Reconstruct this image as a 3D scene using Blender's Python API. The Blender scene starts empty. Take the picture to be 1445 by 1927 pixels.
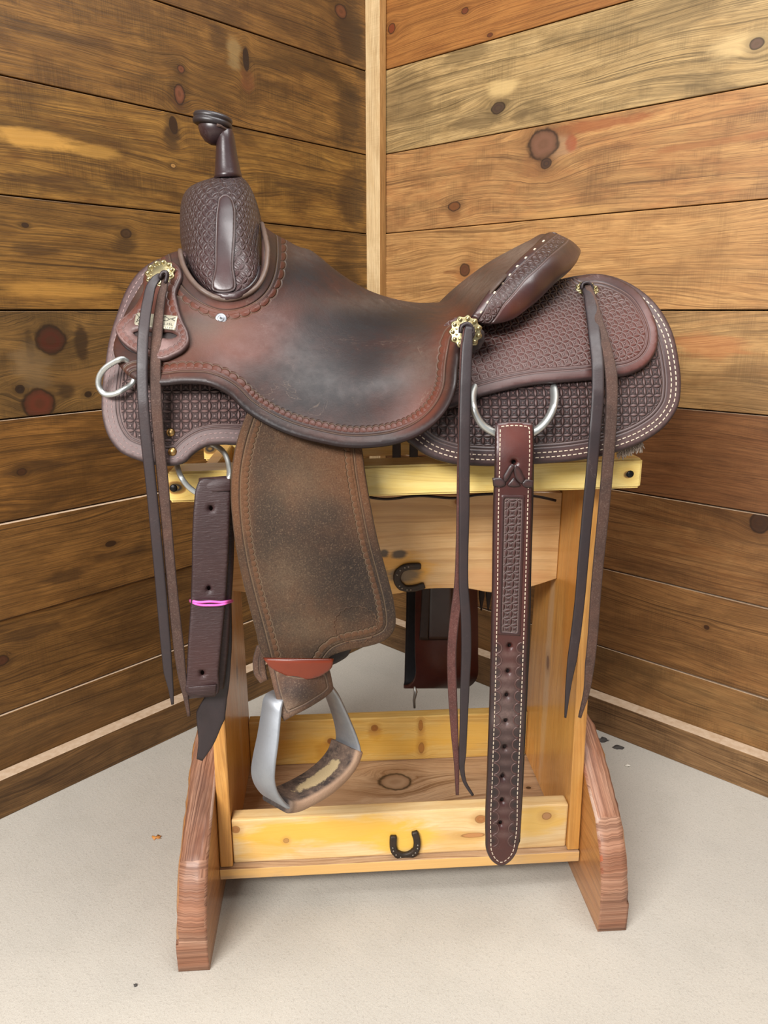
import bpy, bmesh, math, random
import numpy as np
from mathutils import Vector, Matrix
from mathutils.geometry import delaunay_2d_cdt
random.seed(7)
R = math.radians
sc = bpy.context.scene
COL = sc.collection

# ------------------------------------------------------------------ camera, world, lights, exposure
F, CX, CY = 1382.0, 722.5, 963.5
TH = math.atan(380 / F)
H = 0.92
CT, ST = math.cos(TH), math.sin(TH)
cam = bpy.data.cameras.new('camera')
cam.sensor_fit = 'VERTICAL'; cam.sensor_height = 36; cam.lens = F / 1927 * 36
cam.clip_start = 0.02
cam_o = bpy.data.objects.new('camera', cam); COL.objects.link(cam_o)
cam_o.location = (0, 0, H); cam_o.rotation_euler = (math.pi / 2 - TH, 0, 0)
sc.camera = cam_o

w = bpy.data.worlds.new('world'); sc.world = w; w.use_nodes = True
bg = w.node_tree.nodes['Background']
bg.inputs[0].default_value = (0.93, 0.96, 1.0, 1); bg.inputs[1].default_value = 0.28

def area(name, loc, target, sx, sy, power, col):
    l = bpy.data.lights.new(name, 'AREA'); l.shape = 'RECTANGLE'; l.size = sx; l.size_y = sy
    l.energy = power; l.color = col
    o = bpy.data.objects.new(name, l); COL.objects.link(o); o.location = loc
    o.rotation_euler = (Vector(target) - Vector(loc)).to_track_quat('-Z', 'Y').to_euler()
    return o
area('shop_light_tube', (-0.95, -0.75, 1.75), (0.0, 1.15, 0.55), 1.2, 0.5, 62, (1.0, 0.985, 0.965))
area('shop_light_panel', (0.5, 0.7, 2.75), (0.2, 1.3, 0.5), 1.6, 0.9, 38, (1.0, 0.99, 0.975))

sc.view_settings.view_transform = 'Standard'
sc.view_settings.look = 'None'
sc.view_settings.gamma = 1
sc.view_settings.use_curve_mapping = False
sc.view_settings.exposure = 0.48

# ------------------------------------------------------------------ projection helpers
RHO = R(4); OX, OY = 0.02, 1.14                      # saddle and stand frame: x along the saddle, y away from the viewer
EX = np.array([math.cos(RHO), math.sin(RHO)]); EY = np.array([-math.sin(RHO), math.cos(RHO)])
PXM = 0.00067

def ray(P):
    P = np.asarray(P, float)
    X = (P[:, 0] - CX) / F; Y = -(P[:, 1] - CY) / F
    return np.stack([X, CT + Y * ST, -ST + Y * CT], 1)

def S(P, o):
    """points of the photograph at distance o in front of the saddle's mid plane, in the saddle frame"""
    P = np.atleast_2d(np.asarray(P, float)); d = ray(P)
    o = np.broadcast_to(np.asarray(o, float), (len(P),))
    O = np.array([OX, OY])
    t = (-o + EY @ O) / (d[:, :2] @ EY)
    q = d[:, :2] * t[:, None] - O
    return np.stack([q @ EX, q @ EY, H + t * d[:, 2]], 1)

def S1(px, py, o):
    return S([(px, py)], o)[0]

def smooth(pts, closed=False, step=5.0):
    """Catmull-Rom through the points; a third entry 'c' marks a corner"""
    P = np.array([p[:2] for p in pts], float); n = len(P)
    cor = [len(p) > 2 for p in pts]
    out = []
    m = n if closed else n - 1
    for i in range(m):
        a, b = P[i], P[(i + 1) % n]
        pa = P[i - 1] if (closed or i > 0) else a
        nb = P[(i + 2) % n] if (closed or i + 2 < n) else b
        L = np.linalg.norm(b - a)
        def tang(p0, p1, p2, c, side):
            if c or np.allclose(p0, p1) or np.allclose(p1, p2):
                return (b - a)
            l1, l2 = np.linalg.norm(p1 - p0), np.linalg.norm(p2 - p1)
            t = (p1 - p0) / l1 * l2 / (l1 + l2) + (p2 - p1) / l2 * l1 / (l1 + l2)
            return t * L
        ta = tang(pa, a, b, cor[i], 0); tb = tang(a, b, nb, cor[(i + 1) % n], 1)
        k = max(1, int(round(L / step)))
        for j in range(k):
            t = j / k; t2, t3 = t * t, t ** 3
            out.append((2*t3-3*t2+1)*a + (t3-2*t2+t)*ta + (-2*t3+3*t2)*b + (t3-t2)*tb)
    if not closed: out.append(P[-1])
    return np.array(out)

def polydist(Q, line, closed=False):
    """distance to a polyline and arc position of the nearest point (pixels)"""
    A = line; B = np.roll(line, -1, 0)
    if not closed: A, B = A[:-1], B[:-1]
    D = B - A; L2 = np.maximum((D ** 2).sum(1), 1e-9); L = np.sqrt(L2)
    cum = np.concatenate([[0], np.cumsum(L)[:-1]])
    dist = np.empty(len(Q)); s = np.empty(len(Q))
    for k in range(0, len(Q), 3000):
        q = Q[k:k+3000]
        t = np.clip(((q[:, None, :] - A[None]) * D[None]).sum(2) / L2, 0, 1)
        d2 = ((q[:, None, :] - (A[None] + t[..., None] * D[None])) ** 2).sum(2)
        j = d2.argmin(1); r = np.arange(len(q))
        dist[k:k+3000] = np.sqrt(d2[r, j]); s[k:k+3000] = cum[j] + t[r, j] * L[j]
    return dist, s

class TPS:
    def __init__(self, ctrl, lam=1e-4):
        c = np.array(ctrl, float); self.P = c[:, :2] / 500; n = len(c)
        K = self.k(np.linalg.norm(self.P[:, None] - self.P[None], axis=2)) + lam * np.eye(n)
        Q = np.hstack([np.ones((n, 1)), self.P])
        A = np.block([[K, Q], [Q.T, np.zeros((3, 3))]])
        self.w = np.linalg.solve(A, np.concatenate([c[:, 2], np.zeros(3)]))
    @staticmethod
    def k(r): return np.where(r > 1e-9, r * r * np.log(np.maximum(r, 1e-9)), 0)
    def __call__(self, P):
        P = np.asarray(P, float) / 500
        K = self.k(np.linalg.norm(P[:, None] - self.P[None], axis=2))
        return np.hstack([K, np.ones((len(P), 1)), P]) @ self.w

# ------------------------------------------------------------------ node expression helper
def lin(h):
    if isinstance(h, str):
        h = h.lstrip('#'); c = [int(h[i:i+2], 16) / 255 for i in (0, 2, 4)]
    else: c = [x / 255 for x in h]
    return tuple((x / 12.92 if x <= .04045 else ((x + .055) / 1.055) ** 2.4) for x in c) + (1,)

class X:
    nt = None
    def __init__(s, sock): s.s = sock
    @staticmethod
    def m(op, *a, clamp=False):
        n = X.nt.nodes.new('ShaderNodeMath'); n.operation = op; n.use_clamp = clamp
        for i, v in enumerate(a):
            if isinstance(v, X): X.nt.links.new(v.s, n.inputs[i])
            else: n.inputs[i].default_value = float(v)
        return X(n.outputs[0])
    def __add__(s, o): return X.m('ADD', s, o)
    def __radd__(s, o): return X.m('ADD', o, s)
    def __sub__(s, o): return X.m('SUBTRACT', s, o)
    def __rsub__(s, o): return X.m('SUBTRACT', o, s)
    def __mul__(s, o): return X.m('MULTIPLY', s, o)
    def __rmul__(s, o): return X.m('MULTIPLY', o, s)
    def __truediv__(s, o): return X.m('DIVIDE', s, o)
    def abs(s): return X.m('ABSOLUTE', s)
    def fract(s): return X.m('FRACT', s)
    def floor(s): return X.m('FLOOR', s)
    def sin(s): return X.m('SINE', s)
    def sqrt(s): return X.m('SQRT', s)
    def pow(s, p): return X.m('POWER', s, p)
    def min(s, o): return X.m('MINIMUM', s, o)
    def max(s, o): return X.m('MAXIMUM', s, o)
    def clamp(s): return X.m('ADD', s, 0, clamp=True)
    def gauss(s, c, wd):
        t = (s - c) / wd
        return X.m('EXPONENT', t * t * -1)
    def step(s, a, b):
        n = X.nt.nodes.new('ShaderNodeMapRange'); n.interpolation_type = 'SMOOTHSTEP'
        n.inputs['From Min'].default_value = a; n.inputs['From Max'].default_value = b
        X.nt.links.new(s.s, n.inputs['Value']); return X(n.outputs['Result'])

def newmat(name):
    m = bpy.data.materials.new(name); m.use_nodes = True
    X.nt = m.node_tree
    return m, m.node_tree.nodes['Principled BSDF']

def uvmap(name):
    n = X.nt.nodes.new('ShaderNodeUVMap'); n.uv_map = name
    sp = X.nt.nodes.new('ShaderNodeSeparateXYZ'); X.nt.links.new(n.outputs[0], sp.inputs[0])
    return X(sp.outputs[0]), X(sp.outputs[1])

def xyz(a, b, c=0.0):
    n = X.nt.nodes.new('ShaderNodeCombineXYZ')
    for i, v in enumerate((a, b, c)):
        if isinstance(v, X): X.nt.links.new(v.s, n.inputs[i])
        else: n.inputs[i].default_value = v
    return n.outputs[0]

def noise(vec, scale=1.0, detail=4, rough=.55, dist=0.0):
    n = X.nt.nodes.new('ShaderNodeTexNoise')
    X.nt.links.new(vec, n.inputs['Vector'])
    n.inputs['Scale'].default_value = scale; n.inputs['Detail'].default_value = detail
    n.inputs['Roughness'].default_value = rough; n.inputs['Distortion'].default_value = dist
    return X(n.outputs['Fac'])

def objvec():
    n = X.nt.nodes.new('ShaderNodeTexCoord'); return n.outputs['Object']

def mix(f, a, b, mode='MIX'):
    n = X.nt.nodes.new('ShaderNodeMix'); n.data_type = 'RGBA'; n.blend_type = mode; n.clamp_factor = True
    if isinstance(f, X): X.nt.links.new(f.s, n.inputs[0])
    else: n.inputs[0].default_value = f
    for i, v in ((6, a), (7, b)):
        if isinstance(v, tuple): n.inputs[i].default_value = v
        else: X.nt.links.new(v, n.inputs[i])
    return n.outputs[2]

def link(a, b):
    X.nt.links.new(a.s if isinstance(a, X) else a, b)

def bump(bsdf, h, strength=.6, distance=.001):
    n = X.nt.nodes.new('ShaderNodeBump'); n.inputs['Strength'].default_value = strength
    n.inputs['Distance'].default_value = distance
    link(h, n.inputs['Height']); link(n.outputs[0], bsdf.inputs['Normal'])

# ------------------------------------------------------------------ materials
def leather(name, base, red, dust, dark, rough=.45, pat=None, lines=(), scal=None, lines1=(), scal1=None,
            suede=0.0, grain=1.0, mott=.5, coat=.0, edge=.004, dk=.62, wrinkle=0.0, tone=True, linecol=.5, spec=.5, speck=.6, scratch=.3, rawgrain=0.0):
    m, b = newmat(name)
    ov = objvec()
    u, v = uvmap('uv'); s0, d0 = uvmap('c0')
    if tone:
        at = X.nt.nodes.new('ShaderNodeAttribute'); at.attribute_name = 'tone'
        sp = X.nt.nodes.new('ShaderNodeSeparateColor'); link(at.outputs['Color'], sp.inputs[0])
        tr, tg, tb = X(sp.outputs[0]), X(sp.outputs[1]), X(sp.outputs[2])
    n1 = noise(ov, 18, 5, .6); n2 = noise(ov, 70, 4, .65); n3 = noise(ov, 420, 3, .6)
    c = mix(((n1 - .42) * 2.2 * mott).clamp(), lin(base), lin(red))
    c = mix(((n2 - .5) * 2.4 * mott).clamp(), c, lin(dark))
    if tone:
        c = mix((tr * (n1 + .5)).clamp(), c, lin(red))
        c = mix((tb * (n2 * .7 + .65)).clamp(), c, lin(dark))
        c = mix((tg * (n2 * 1.3 + n3 * .6 - .25)).clamp(), c, lin(dust))
    h = n3 * (.12 * grain) + n2 * (.25 * grain)
    # scratches and rubbed dust
    sc1 = noise(ov, 55, 6, .75, 1.5)
    c = mix((sc1 - .62).clamp() * 1.6, c, lin(dust))
    sp2 = noise(ov, 330, 6, .8)
    c = mix((sp2 - .60).clamp() * 5.0 * speck * ((n1 - .3) * 1.5).clamp(), c, lin(dust))
    scr = noise(ov, 21, 4, .6, .8).gauss(.5, .0045) * noise(ov, 9, 3, .6).step(.52, .68)
    c = mix(scr * scratch, c, lin(dust))
    if rawgrain:
        g4 = noise(ov, 560, 3, .75)
        c = mix(((g4 - .54) * 6.0).clamp() * rawgrain, c, lin(dust)); c = mix(((.46 - g4) * 6.0).clamp() * rawgrain, c, lin(dark))
    if pat:
        cs = pat['cell']; ca, sa = math.cos(R(pat.get('ang', 0))), math.sin(R(pat.get('ang', 0)))
        uu = (u * ca + v * sa) / (cs * pat.get('ux', 1)); vv = (v * ca - u * sa) / cs
        p = uu.fract() - .5; q = vv.fract() - .5
        ax, ay = p.abs(), q.abs()
        d1 = ((1 - ax) * (1 - ax) + q * q).sqrt(); d2 = ((1 - ay) * (1 - ay) + p * p).sqrt()
        dm = d1.min(d2); mx = ax.max(ay)
        groove = dm.gauss(.707, .055)
        petal = (.707 - dm).max(0.0) * 2.6
        sq = mx.step(.15, .08); sqg = mx.gauss(.16, .03)
        field = dm.step(.72, .80) * (1 - sq)
        msk = d0.step(pat['d0'] - .0015, pat['d0'] + .0005)
        if 'd1' in pat: msk = msk * d0.step(pat['d1'], pat['d1'] - .002)
        ph = petal * 1.5 + sq * .4 - groove * 1.2 - field * .35 - sqg * .3
        h = h + ph * msk * pat.get('h', 1.6)
        c = mix((petal * 1.1 + sq * .3).clamp() * msk * .75, c, lin(pat.get('hi', red)))
        c = mix((groove * .9 + field * .35) * msk * pat.get('dust', .55), c, lin(pat.get('gcol', dust)))
        c = mix(field * msk * pat.get('fd', .0), c, lin(dark))
        c = mix(sqg * msk * .5, c, lin(dark))
    def feats(s, d, lns, scl, h, c):
        for l in lns:
            g = d.gauss(l, .0009)
            h = h - g * 2.0
            c = mix(g * linecol, c, lin(dust))
            c = mix(d.gauss(l - .0016, .0008) * .5, c, lin(dark))
        if scl:
            dc, p, r = scl[:3]
            us = ((s / p).fract() - .5) * p
            rr = (us * us + (d - dc) * (d - dc)).sqrt() / r
            up = (d - dc + r * .45).step(0, r * .2)
            ring = rr.gauss(1.0, .14) * up
            dome = (1 - rr).max(0.0) * up
            h = h - ring * 1.6 + dome * 1.0
            c = mix(ring * .55, c, lin(dust)); c = mix(dome.step(0, .4) * .5, c, lin(red))
        return h, c
    h, c = feats(s0, d0, lines, scal, h, c)
    if lines1 or scal1:
        s1, e1 = uvmap('c1')
        h, c = feats(s1, e1, lines1, scal1, h, c)
    if wrinkle:
        wn = noise(xyz(u * 60, v * 420, 0), 1, 4, .6, .6)
        h = h + wn * wrinkle
        c = mix((wn - .55).clamp() * 1.2, c, lin(dust))
    if edge: c = mix(d0.step(edge * 1.4, edge * .3) * .75, c, lin(dark))
    c = mix(1.0, c, (dk, dk, dk, 1), 'MULTIPLY')
    link(c, b.inputs['Base Color'])
    rgh = n2 * .25 + (rough - .12)
    if tone: rgh = rgh + tg * .18
    link(rgh.clamp(), b.inputs['Roughness'])
    b.inputs['Specular IOR Level'].default_value = spec
    if suede:
        b.inputs['Sheen Weight'].default_value = suede; b.inputs['Sheen Roughness'].default_value = .6
        b.inputs['Sheen Tint'].default_value = lin(dust)
    if coat:
        b.inputs['Coat Weight'].default_value = coat; b.inputs['Coat Roughness'].default_value = .28
    bump(b, h, .8, .0011)
    return m

def wood(name, dark, mid, light, seed=0, knots=(), ring=.011, rough=.5, blotch=.5, saw=.3, coat=0.0, warp=.05,
         line=.6, fibre=1.25, crisp=.85, patches=None, bumpd=.0006, knotrim=(34, 20, 12)):
    """u runs along the grain, v across it, both in metres; knots: (u, v, ru, rv, colour)"""
    m, b = newmat(name)
    u, v = uvmap('uv')
    off = seed * 7.31
    f = v + (noise(xyz(u * 1.1 + off, v * 4.5, seed), 1, 2, .5) - .5) * warp * 2.2 + (noise(xyz(u * 5 + off, v * 22, seed), 1, 3, .5) - .5) * .012
    ks = []
    for (ku, kv, ru, rv, kc) in knots:
        du = (u - ku) / ru; dv = (v - kv) / rv
        wob = (noise(xyz(u * 45, v * 45, seed), 1, 2, .5) - .5) * .55
        q = (du * du + dv * dv).sqrt() + wob
        ks.append((q, kc))
        e = X.m('EXPONENT', q * q * -.16)
        e2 = X.m('EXPONENT', (du * du * .12 + dv * dv * .35) * -1)
        f = f - (v - kv) * e * .93 + e2 * (rv * .6)
    t = f / ring
    rg = noise(xyz(u * .7 + off, t * 1.25, seed + 3), 1, 2.5, .55).step(.47, .66)
    rg = rg * .75 + noise(xyz(u * 1.5 + off, t * 4.2, seed + 4), 1, 2, .5).step(.5, .68) * .4
    cl = noise(xyz(u * .35 + off, t * 2.3, seed + 6), 1, 1.5, .5).gauss(.5, .022)
    cl = cl * noise(xyz(u * 2.5 + off, f * 30, seed + 8), 1, 3, .6).step(.40, .60)
    fib = noise(xyz(u * 9 + off, f * 420, seed), 1, 4, .7)
    bl = noise(xyz(u * 3.2 + off, v * 9, seed + 9), 1, 5, .62, .8)
    bl2 = noise(xyz(u * 11 + off, v * 40, seed + 5), 1, 4, .65, .4)
    c = mix(((bl2 - .30) * 2.2).clamp(), lin(mid), lin(light))
    c = mix((rg * line * (bl2 + .25)).clamp(), c, lin(dark))
    fib2 = noise(xyz(u * 30 + off, f * 1100, seed + 1), 1, 3, .7)
    c = mix(((fib - .47) * 3.4).clamp() * (.75 * fibre), c, lin(dark))
    c = mix(((fib2 - .52) * 4.0).clamp() * (.5 * fibre), c, lin(dark))
    c = mix(((.45 - fib2) * 3.0).clamp() * (.35 * fibre), c, lin(light))
    c = mix(cl * crisp, c, lin(dark))
    c = mix(((bl - .5) * 6.0).clamp() * blotch * (bl2 * .8 + .6), c, lin(dark))
    if saw:
        sw = noise(xyz(u * 520 + off, v * 9, seed), 1, 2, .6) * noise(xyz(u * 9, v * 14 + off, seed), 1, 3, .6).step(.42, .62)
        c = mix((sw - .18).clamp() * saw * 2.0, c, lin(dark))
    if patches:
        for (pu, pv, ru, rv, pc, am) in patches:
            du = (u - pu) / ru; dv = (v - pv) / rv
            q = (du * du + dv * dv).sqrt() + (bl2 - .5) * 1.6
            c = mix(q.step(1.15, .5) * am, c, lin(pc))
    for q, kc in ks:
        ring_k = ((q * 9).sin() * .5 + .5)
        c = mix(q.step(3.0, 1.1) * .42, c, lin(dark))
        kcol = mix(ring_k * .35, lin(kc), lin(dark))
        c = mix(q.step(1.06, .94), c, kcol)
        c = mix(q.gauss(1.05, .12) * .85, c, lin(knotrim))
    link(c, b.inputs['Base Color'])
    link((fib * .25 + rough - .12).clamp(), b.inputs['Roughness'])
    b.inputs['Specular IOR Level'].default_value = .3
    if coat: b.inputs['Coat Weight'].default_value = coat; b.inputs['Coat Roughness'].default_value = .22
    bump(b, fib * .5 + rg * -.35 + bl2 * .3, .5, bumpd)
    return m

def metal(name, col, rough=.3, metallic=1.0, dirt=None, nsc=60, bmp=.2):
    m, b = newmat(name); ov = objvec()
    n = noise(ov, nsc, 5, .65); n2 = noise(ov, nsc * 6, 3, .6)
    c = mix(((n - .45) * 2.5).clamp() * (.6 if dirt else 0), lin(col), lin(dirt or col))
    link(c, b.inputs['Base Color']); b.inputs['Metallic'].default_value = metallic
    link((n * .3 + rough - .12).clamp(), b.inputs['Roughness'])
    bump(b, n2 * bmp + n * bmp, .5, .0006)
    return m

def plain(name, col, col2=None, rough=.6, sc_=80, bmp=.3, spec=.4):
    m, b = newmat(name); ov = objvec()
    n = noise(ov, sc_, 4, .6)
    link(mix(((n - .35) * 2).clamp(), lin(col), lin(col2 or col)), b.inputs['Base Color'])
    b.inputs['Roughness'].default_value = rough; b.inputs['Specular IOR Level'].default_value = spec
    bump(b, n * bmp, .5, .0008)
    return m

def concrete(name):
    m, b = newmat(name); ov = objvec()
    sp = X.nt.nodes.new('ShaderNodeSeparateXYZ'); link(ov, sp.inputs[0])
    x, y = X(sp.outputs[0]), X(sp.outputs[1])
    a = noise(ov, 2.2, 5, .6); b2 = noise(ov, 14, 5, .6); g = noise(ov, 260, 3, .7); g2 = noise(ov, 700, 2, .6)
    br = noise(xyz((x + y) * 60, (x - y) * 9, 0), 1, 3, .6)
    c = mix(((a - .35) * 2.2).clamp(), lin((186, 179, 167)), lin((170, 165, 156)))
    c = mix(((b2 - .5) * 2.5).clamp() * .5, c, lin((164, 158, 146)))
    c = mix(((g - .53) * 4).clamp() * .6, c, lin((138, 130, 120)))
    c = mix(((.45 - g2) * 4).clamp() * .55, c, lin((222, 216, 202)))
    st = noise(ov, 9, 3, .5, .3)
    c = mix(st.step(.72, .80) * .45, c, lin((120, 114, 108)))
    link(c, b.inputs['Base Color']); b.inputs['Roughness'].default_value = .8
    b.inputs['Specular IOR Level'].default_value = .3
    bump(b, g * .8 + g2 * .5 + br * .6 + b2 * .5, .5, .0016)
    return m

# ------------------------------------------------------------------ mesh helpers
def mesh_from(name, V, faces, mats, uv=None, c0=None, c1=None, tone=None, smooth_=True, matidx=None):
    me = bpy.data.meshes.new(name)
    me.from_pydata([tuple(map(float, p)) for p in V], [], [tuple(map(int, f)) for f in faces])
    for m in (mats if isinstance(mats, (list, tuple)) else [mats]): me.materials.append(m)
    li = np.empty(len(me.loops), np.int32); me.loops.foreach_get('vertex_index', li)
    V = np.asarray(V, float)
    if uv is None: uv = V[:, [0, 2]]
    if c0 is None: c0 = np.tile([0, .05], (len(V), 1))
    for nm, a in (('uv', uv), ('c0', c0), ('c1', c1)):
        if a is None: continue
        l = me.uv_layers.new(name=nm); l.data.foreach_set('uv', np.asarray(a, np.float32)[li].ravel())
    if tone is not None:
        ca = me.color_attributes.new('tone', 'FLOAT_COLOR', 'POINT')
        ca.data.foreach_set('color', np.hstack([tone, np.ones((len(V), 1))]).astype(np.float32).ravel())
    me.polygons.foreach_set('use_smooth', [bool(smooth_)] * len(me.polygons))
    if matidx is not None: me.polygons.foreach_set('material_index', list(map(int, matidx)))
    me.update()
    return me

def add(name, me, parent=None, loc=(0, 0, 0), label=None, kind=None):
    o = bpy.data.objects.new(name, me); COL.objects.link(o); o.location = loc
    if parent: o.parent = parent
    if label: o['label'] = label
    if kind: o['kind'] = kind
    return o

def box_mesh(name, lo, hi, mats, grain=0, bev=.0015, seed=None, topmat=False, uvoff=(0, 0)):
    bm = bmesh.new()
    lo, hi = Vector(lo), Vector(hi)
    bmesh.ops.create_cube(bm, size=1)
    for v in bm.verts: v.co = Vector(lo[i] + (v.co[i] + .5) * (hi[i] - lo[i]) for i in range(3))
    if bev: bmesh.ops.bevel(bm, geom=bm.edges[:], offset=bev, segments=2, affect='EDGES', profile=.5)
    return finish_bm(name, bm, mats, grain, topmat, uvoff)

def finish_bm(name, bm, mats, grain=0, topmat=False, uvoff=(0, 0), smooth_=False):
    bm.normal_update()
    lay = bm.loops.layers.uv.new('uv')
    others = [i for i in range(3) if i != grain]
    for f in bm.faces:
        n = f.normal; ax = max(range(3), key=lambda i: abs(n[i]))
        for l in f.loops:
            c = l.vert.co
            if ax == grain: uvv = (c[others[0]] * .25 + 3.3, c[others[1]])
            else:
                ot = [i for i in others if i != ax][0]
                uvv = (c[grain], c[ot] + (.37 if ax == 2 else 0) * (1 if ot != 2 else 0))
            l[lay].uv = (uvv[0] + uvoff[0], uvv[1] + uvoff[1])
        if topmat and n.z > .6: f.material_index = 1
        f.smooth = smooth_
    me = bpy.data.meshes.new(name); bm.to_mesh(me); bm.free()
    for m in (mats if isinstance(mats, (list, tuple)) else [mats]): me.materials.append(m)
    return me

def prism(name, prof, axis, a, b, mats, grain=0, bev=.001, uvoff=(0, 0), smooth_=False):
    """extrude a 2-D profile along an axis (profile in the two other axes)"""
    bm = bmesh.new(); oth = [i for i in range(3) if i != axis]
    def mk(t):
        vs = []
        for p in prof:
            c = [0, 0, 0]; c[axis] = t; c[oth[0]] = p[0]; c[oth[1]] = p[1]; vs.append(bm.verts.new(c))
        return vs
    A, B = mk(a), mk(b); n = len(prof)
    bm.faces.new(A); bm.faces.new(B[::-1])
    for i in range(n): bm.faces.new((A[i], B[i], B[(i+1) % n], A[(i+1) % n]))
    bmesh.ops.recalc_face_normals(bm, faces=bm.faces[:])
    if bev:
        es = [e for e in bm.edges if len(e.link_faces) == 2 and e.calc_face_angle(0) > .6]
        bmesh.ops.bevel(bm, geom=es, offset=bev, segments=1, affect='EDGES')
    return finish_bm(name, bm, mats, grain, False, uvoff, smooth_)

def tube_geo(path, r, n=10, flat=1.0, up=(0, 0, 1), closed=False):
    P = np.asarray(path, float); m = len(P)
    r = np.broadcast_to(np.asarray(r, float), (m,))
    V, Fc = [], []
    T = np.gradient(P, axis=0)
    if closed: T = np.roll(P, -1, 0) - np.roll(P, 1, 0)
    T /= np.linalg.norm(T, axis=1)[:, None] + 1e-12
    N = np.array(up, float); N = N - T[0] * (N @ T[0]); N /= np.linalg.norm(N) + 1e-12
    for i in range(m):
        N = N - T[i] * (N @ T[i]); N /= np.linalg.norm(N) + 1e-12
        Bn = np.cross(T[i], N)
        for k in range(n):
            a = 2 * math.pi * k / n
            V.append(P[i] + r[i] * (math.cos(a) * N * flat + math.sin(a) * Bn))
    rows = m if closed else m - 1
    for i in range(rows):
        for k in range(n):
            i2 = (i + 1) % m
            Fc.append((i*n+k, i*n+(k+1) % n, i2*n+(k+1) % n, i2*n+k))
    if not closed:
        Fc.append(tuple(range(n))[::-1]); Fc.append(tuple((m-1)*n+k for k in range(n)))
    return np.array(V), Fc

def join_geo(parts):
    V, Fc, o = [], [], 0
    for v, f in parts:
        V.append(np.asarray(v)); Fc += [tuple(i + o for i in q) for q in f]; o += len(v)
    return np.vstack(V), Fc

def loft_geo(rings, cap=True):
    m, n = len(rings), len(rings[0]); V = np.vstack(rings); Fc = []
    for i in range(m - 1):
        for k in range(n):
            Fc.append((i*n+k, i*n+(k+1) % n, (i+1)*n+(k+1) % n, (i+1)*n+k))
    if cap: Fc.append(tuple(range(n))[::-1]); Fc.append(tuple((m-1)*n+k for k in range(n)))
    return V, Fc

def dome_geo(c, ax, r, hgt, n=12, rings=3):
    """a small dome standing at c along axis ax"""
    ax = np.asarray(ax, float); ax /= np.linalg.norm(ax)
    t = np.array([0, 0, 1.0]) if abs(ax[2]) < .9 else np.array([1.0, 0, 0])
    a = np.cross(ax, t); a /= np.linalg.norm(a); b = np.cross(ax, a)
    R_ = []
    for j in range(rings + 1):
        ph = j / rings * math.pi / 2 * .97
        R_.append(np.array([np.asarray(c) + ax * hgt * math.sin(ph) + r * math.cos(ph) * (math.cos(k*2*math.pi/n)*a + math.sin(k*2*math.pi/n)*b) for k in range(n)]))
    return loft_geo(R_)

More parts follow.
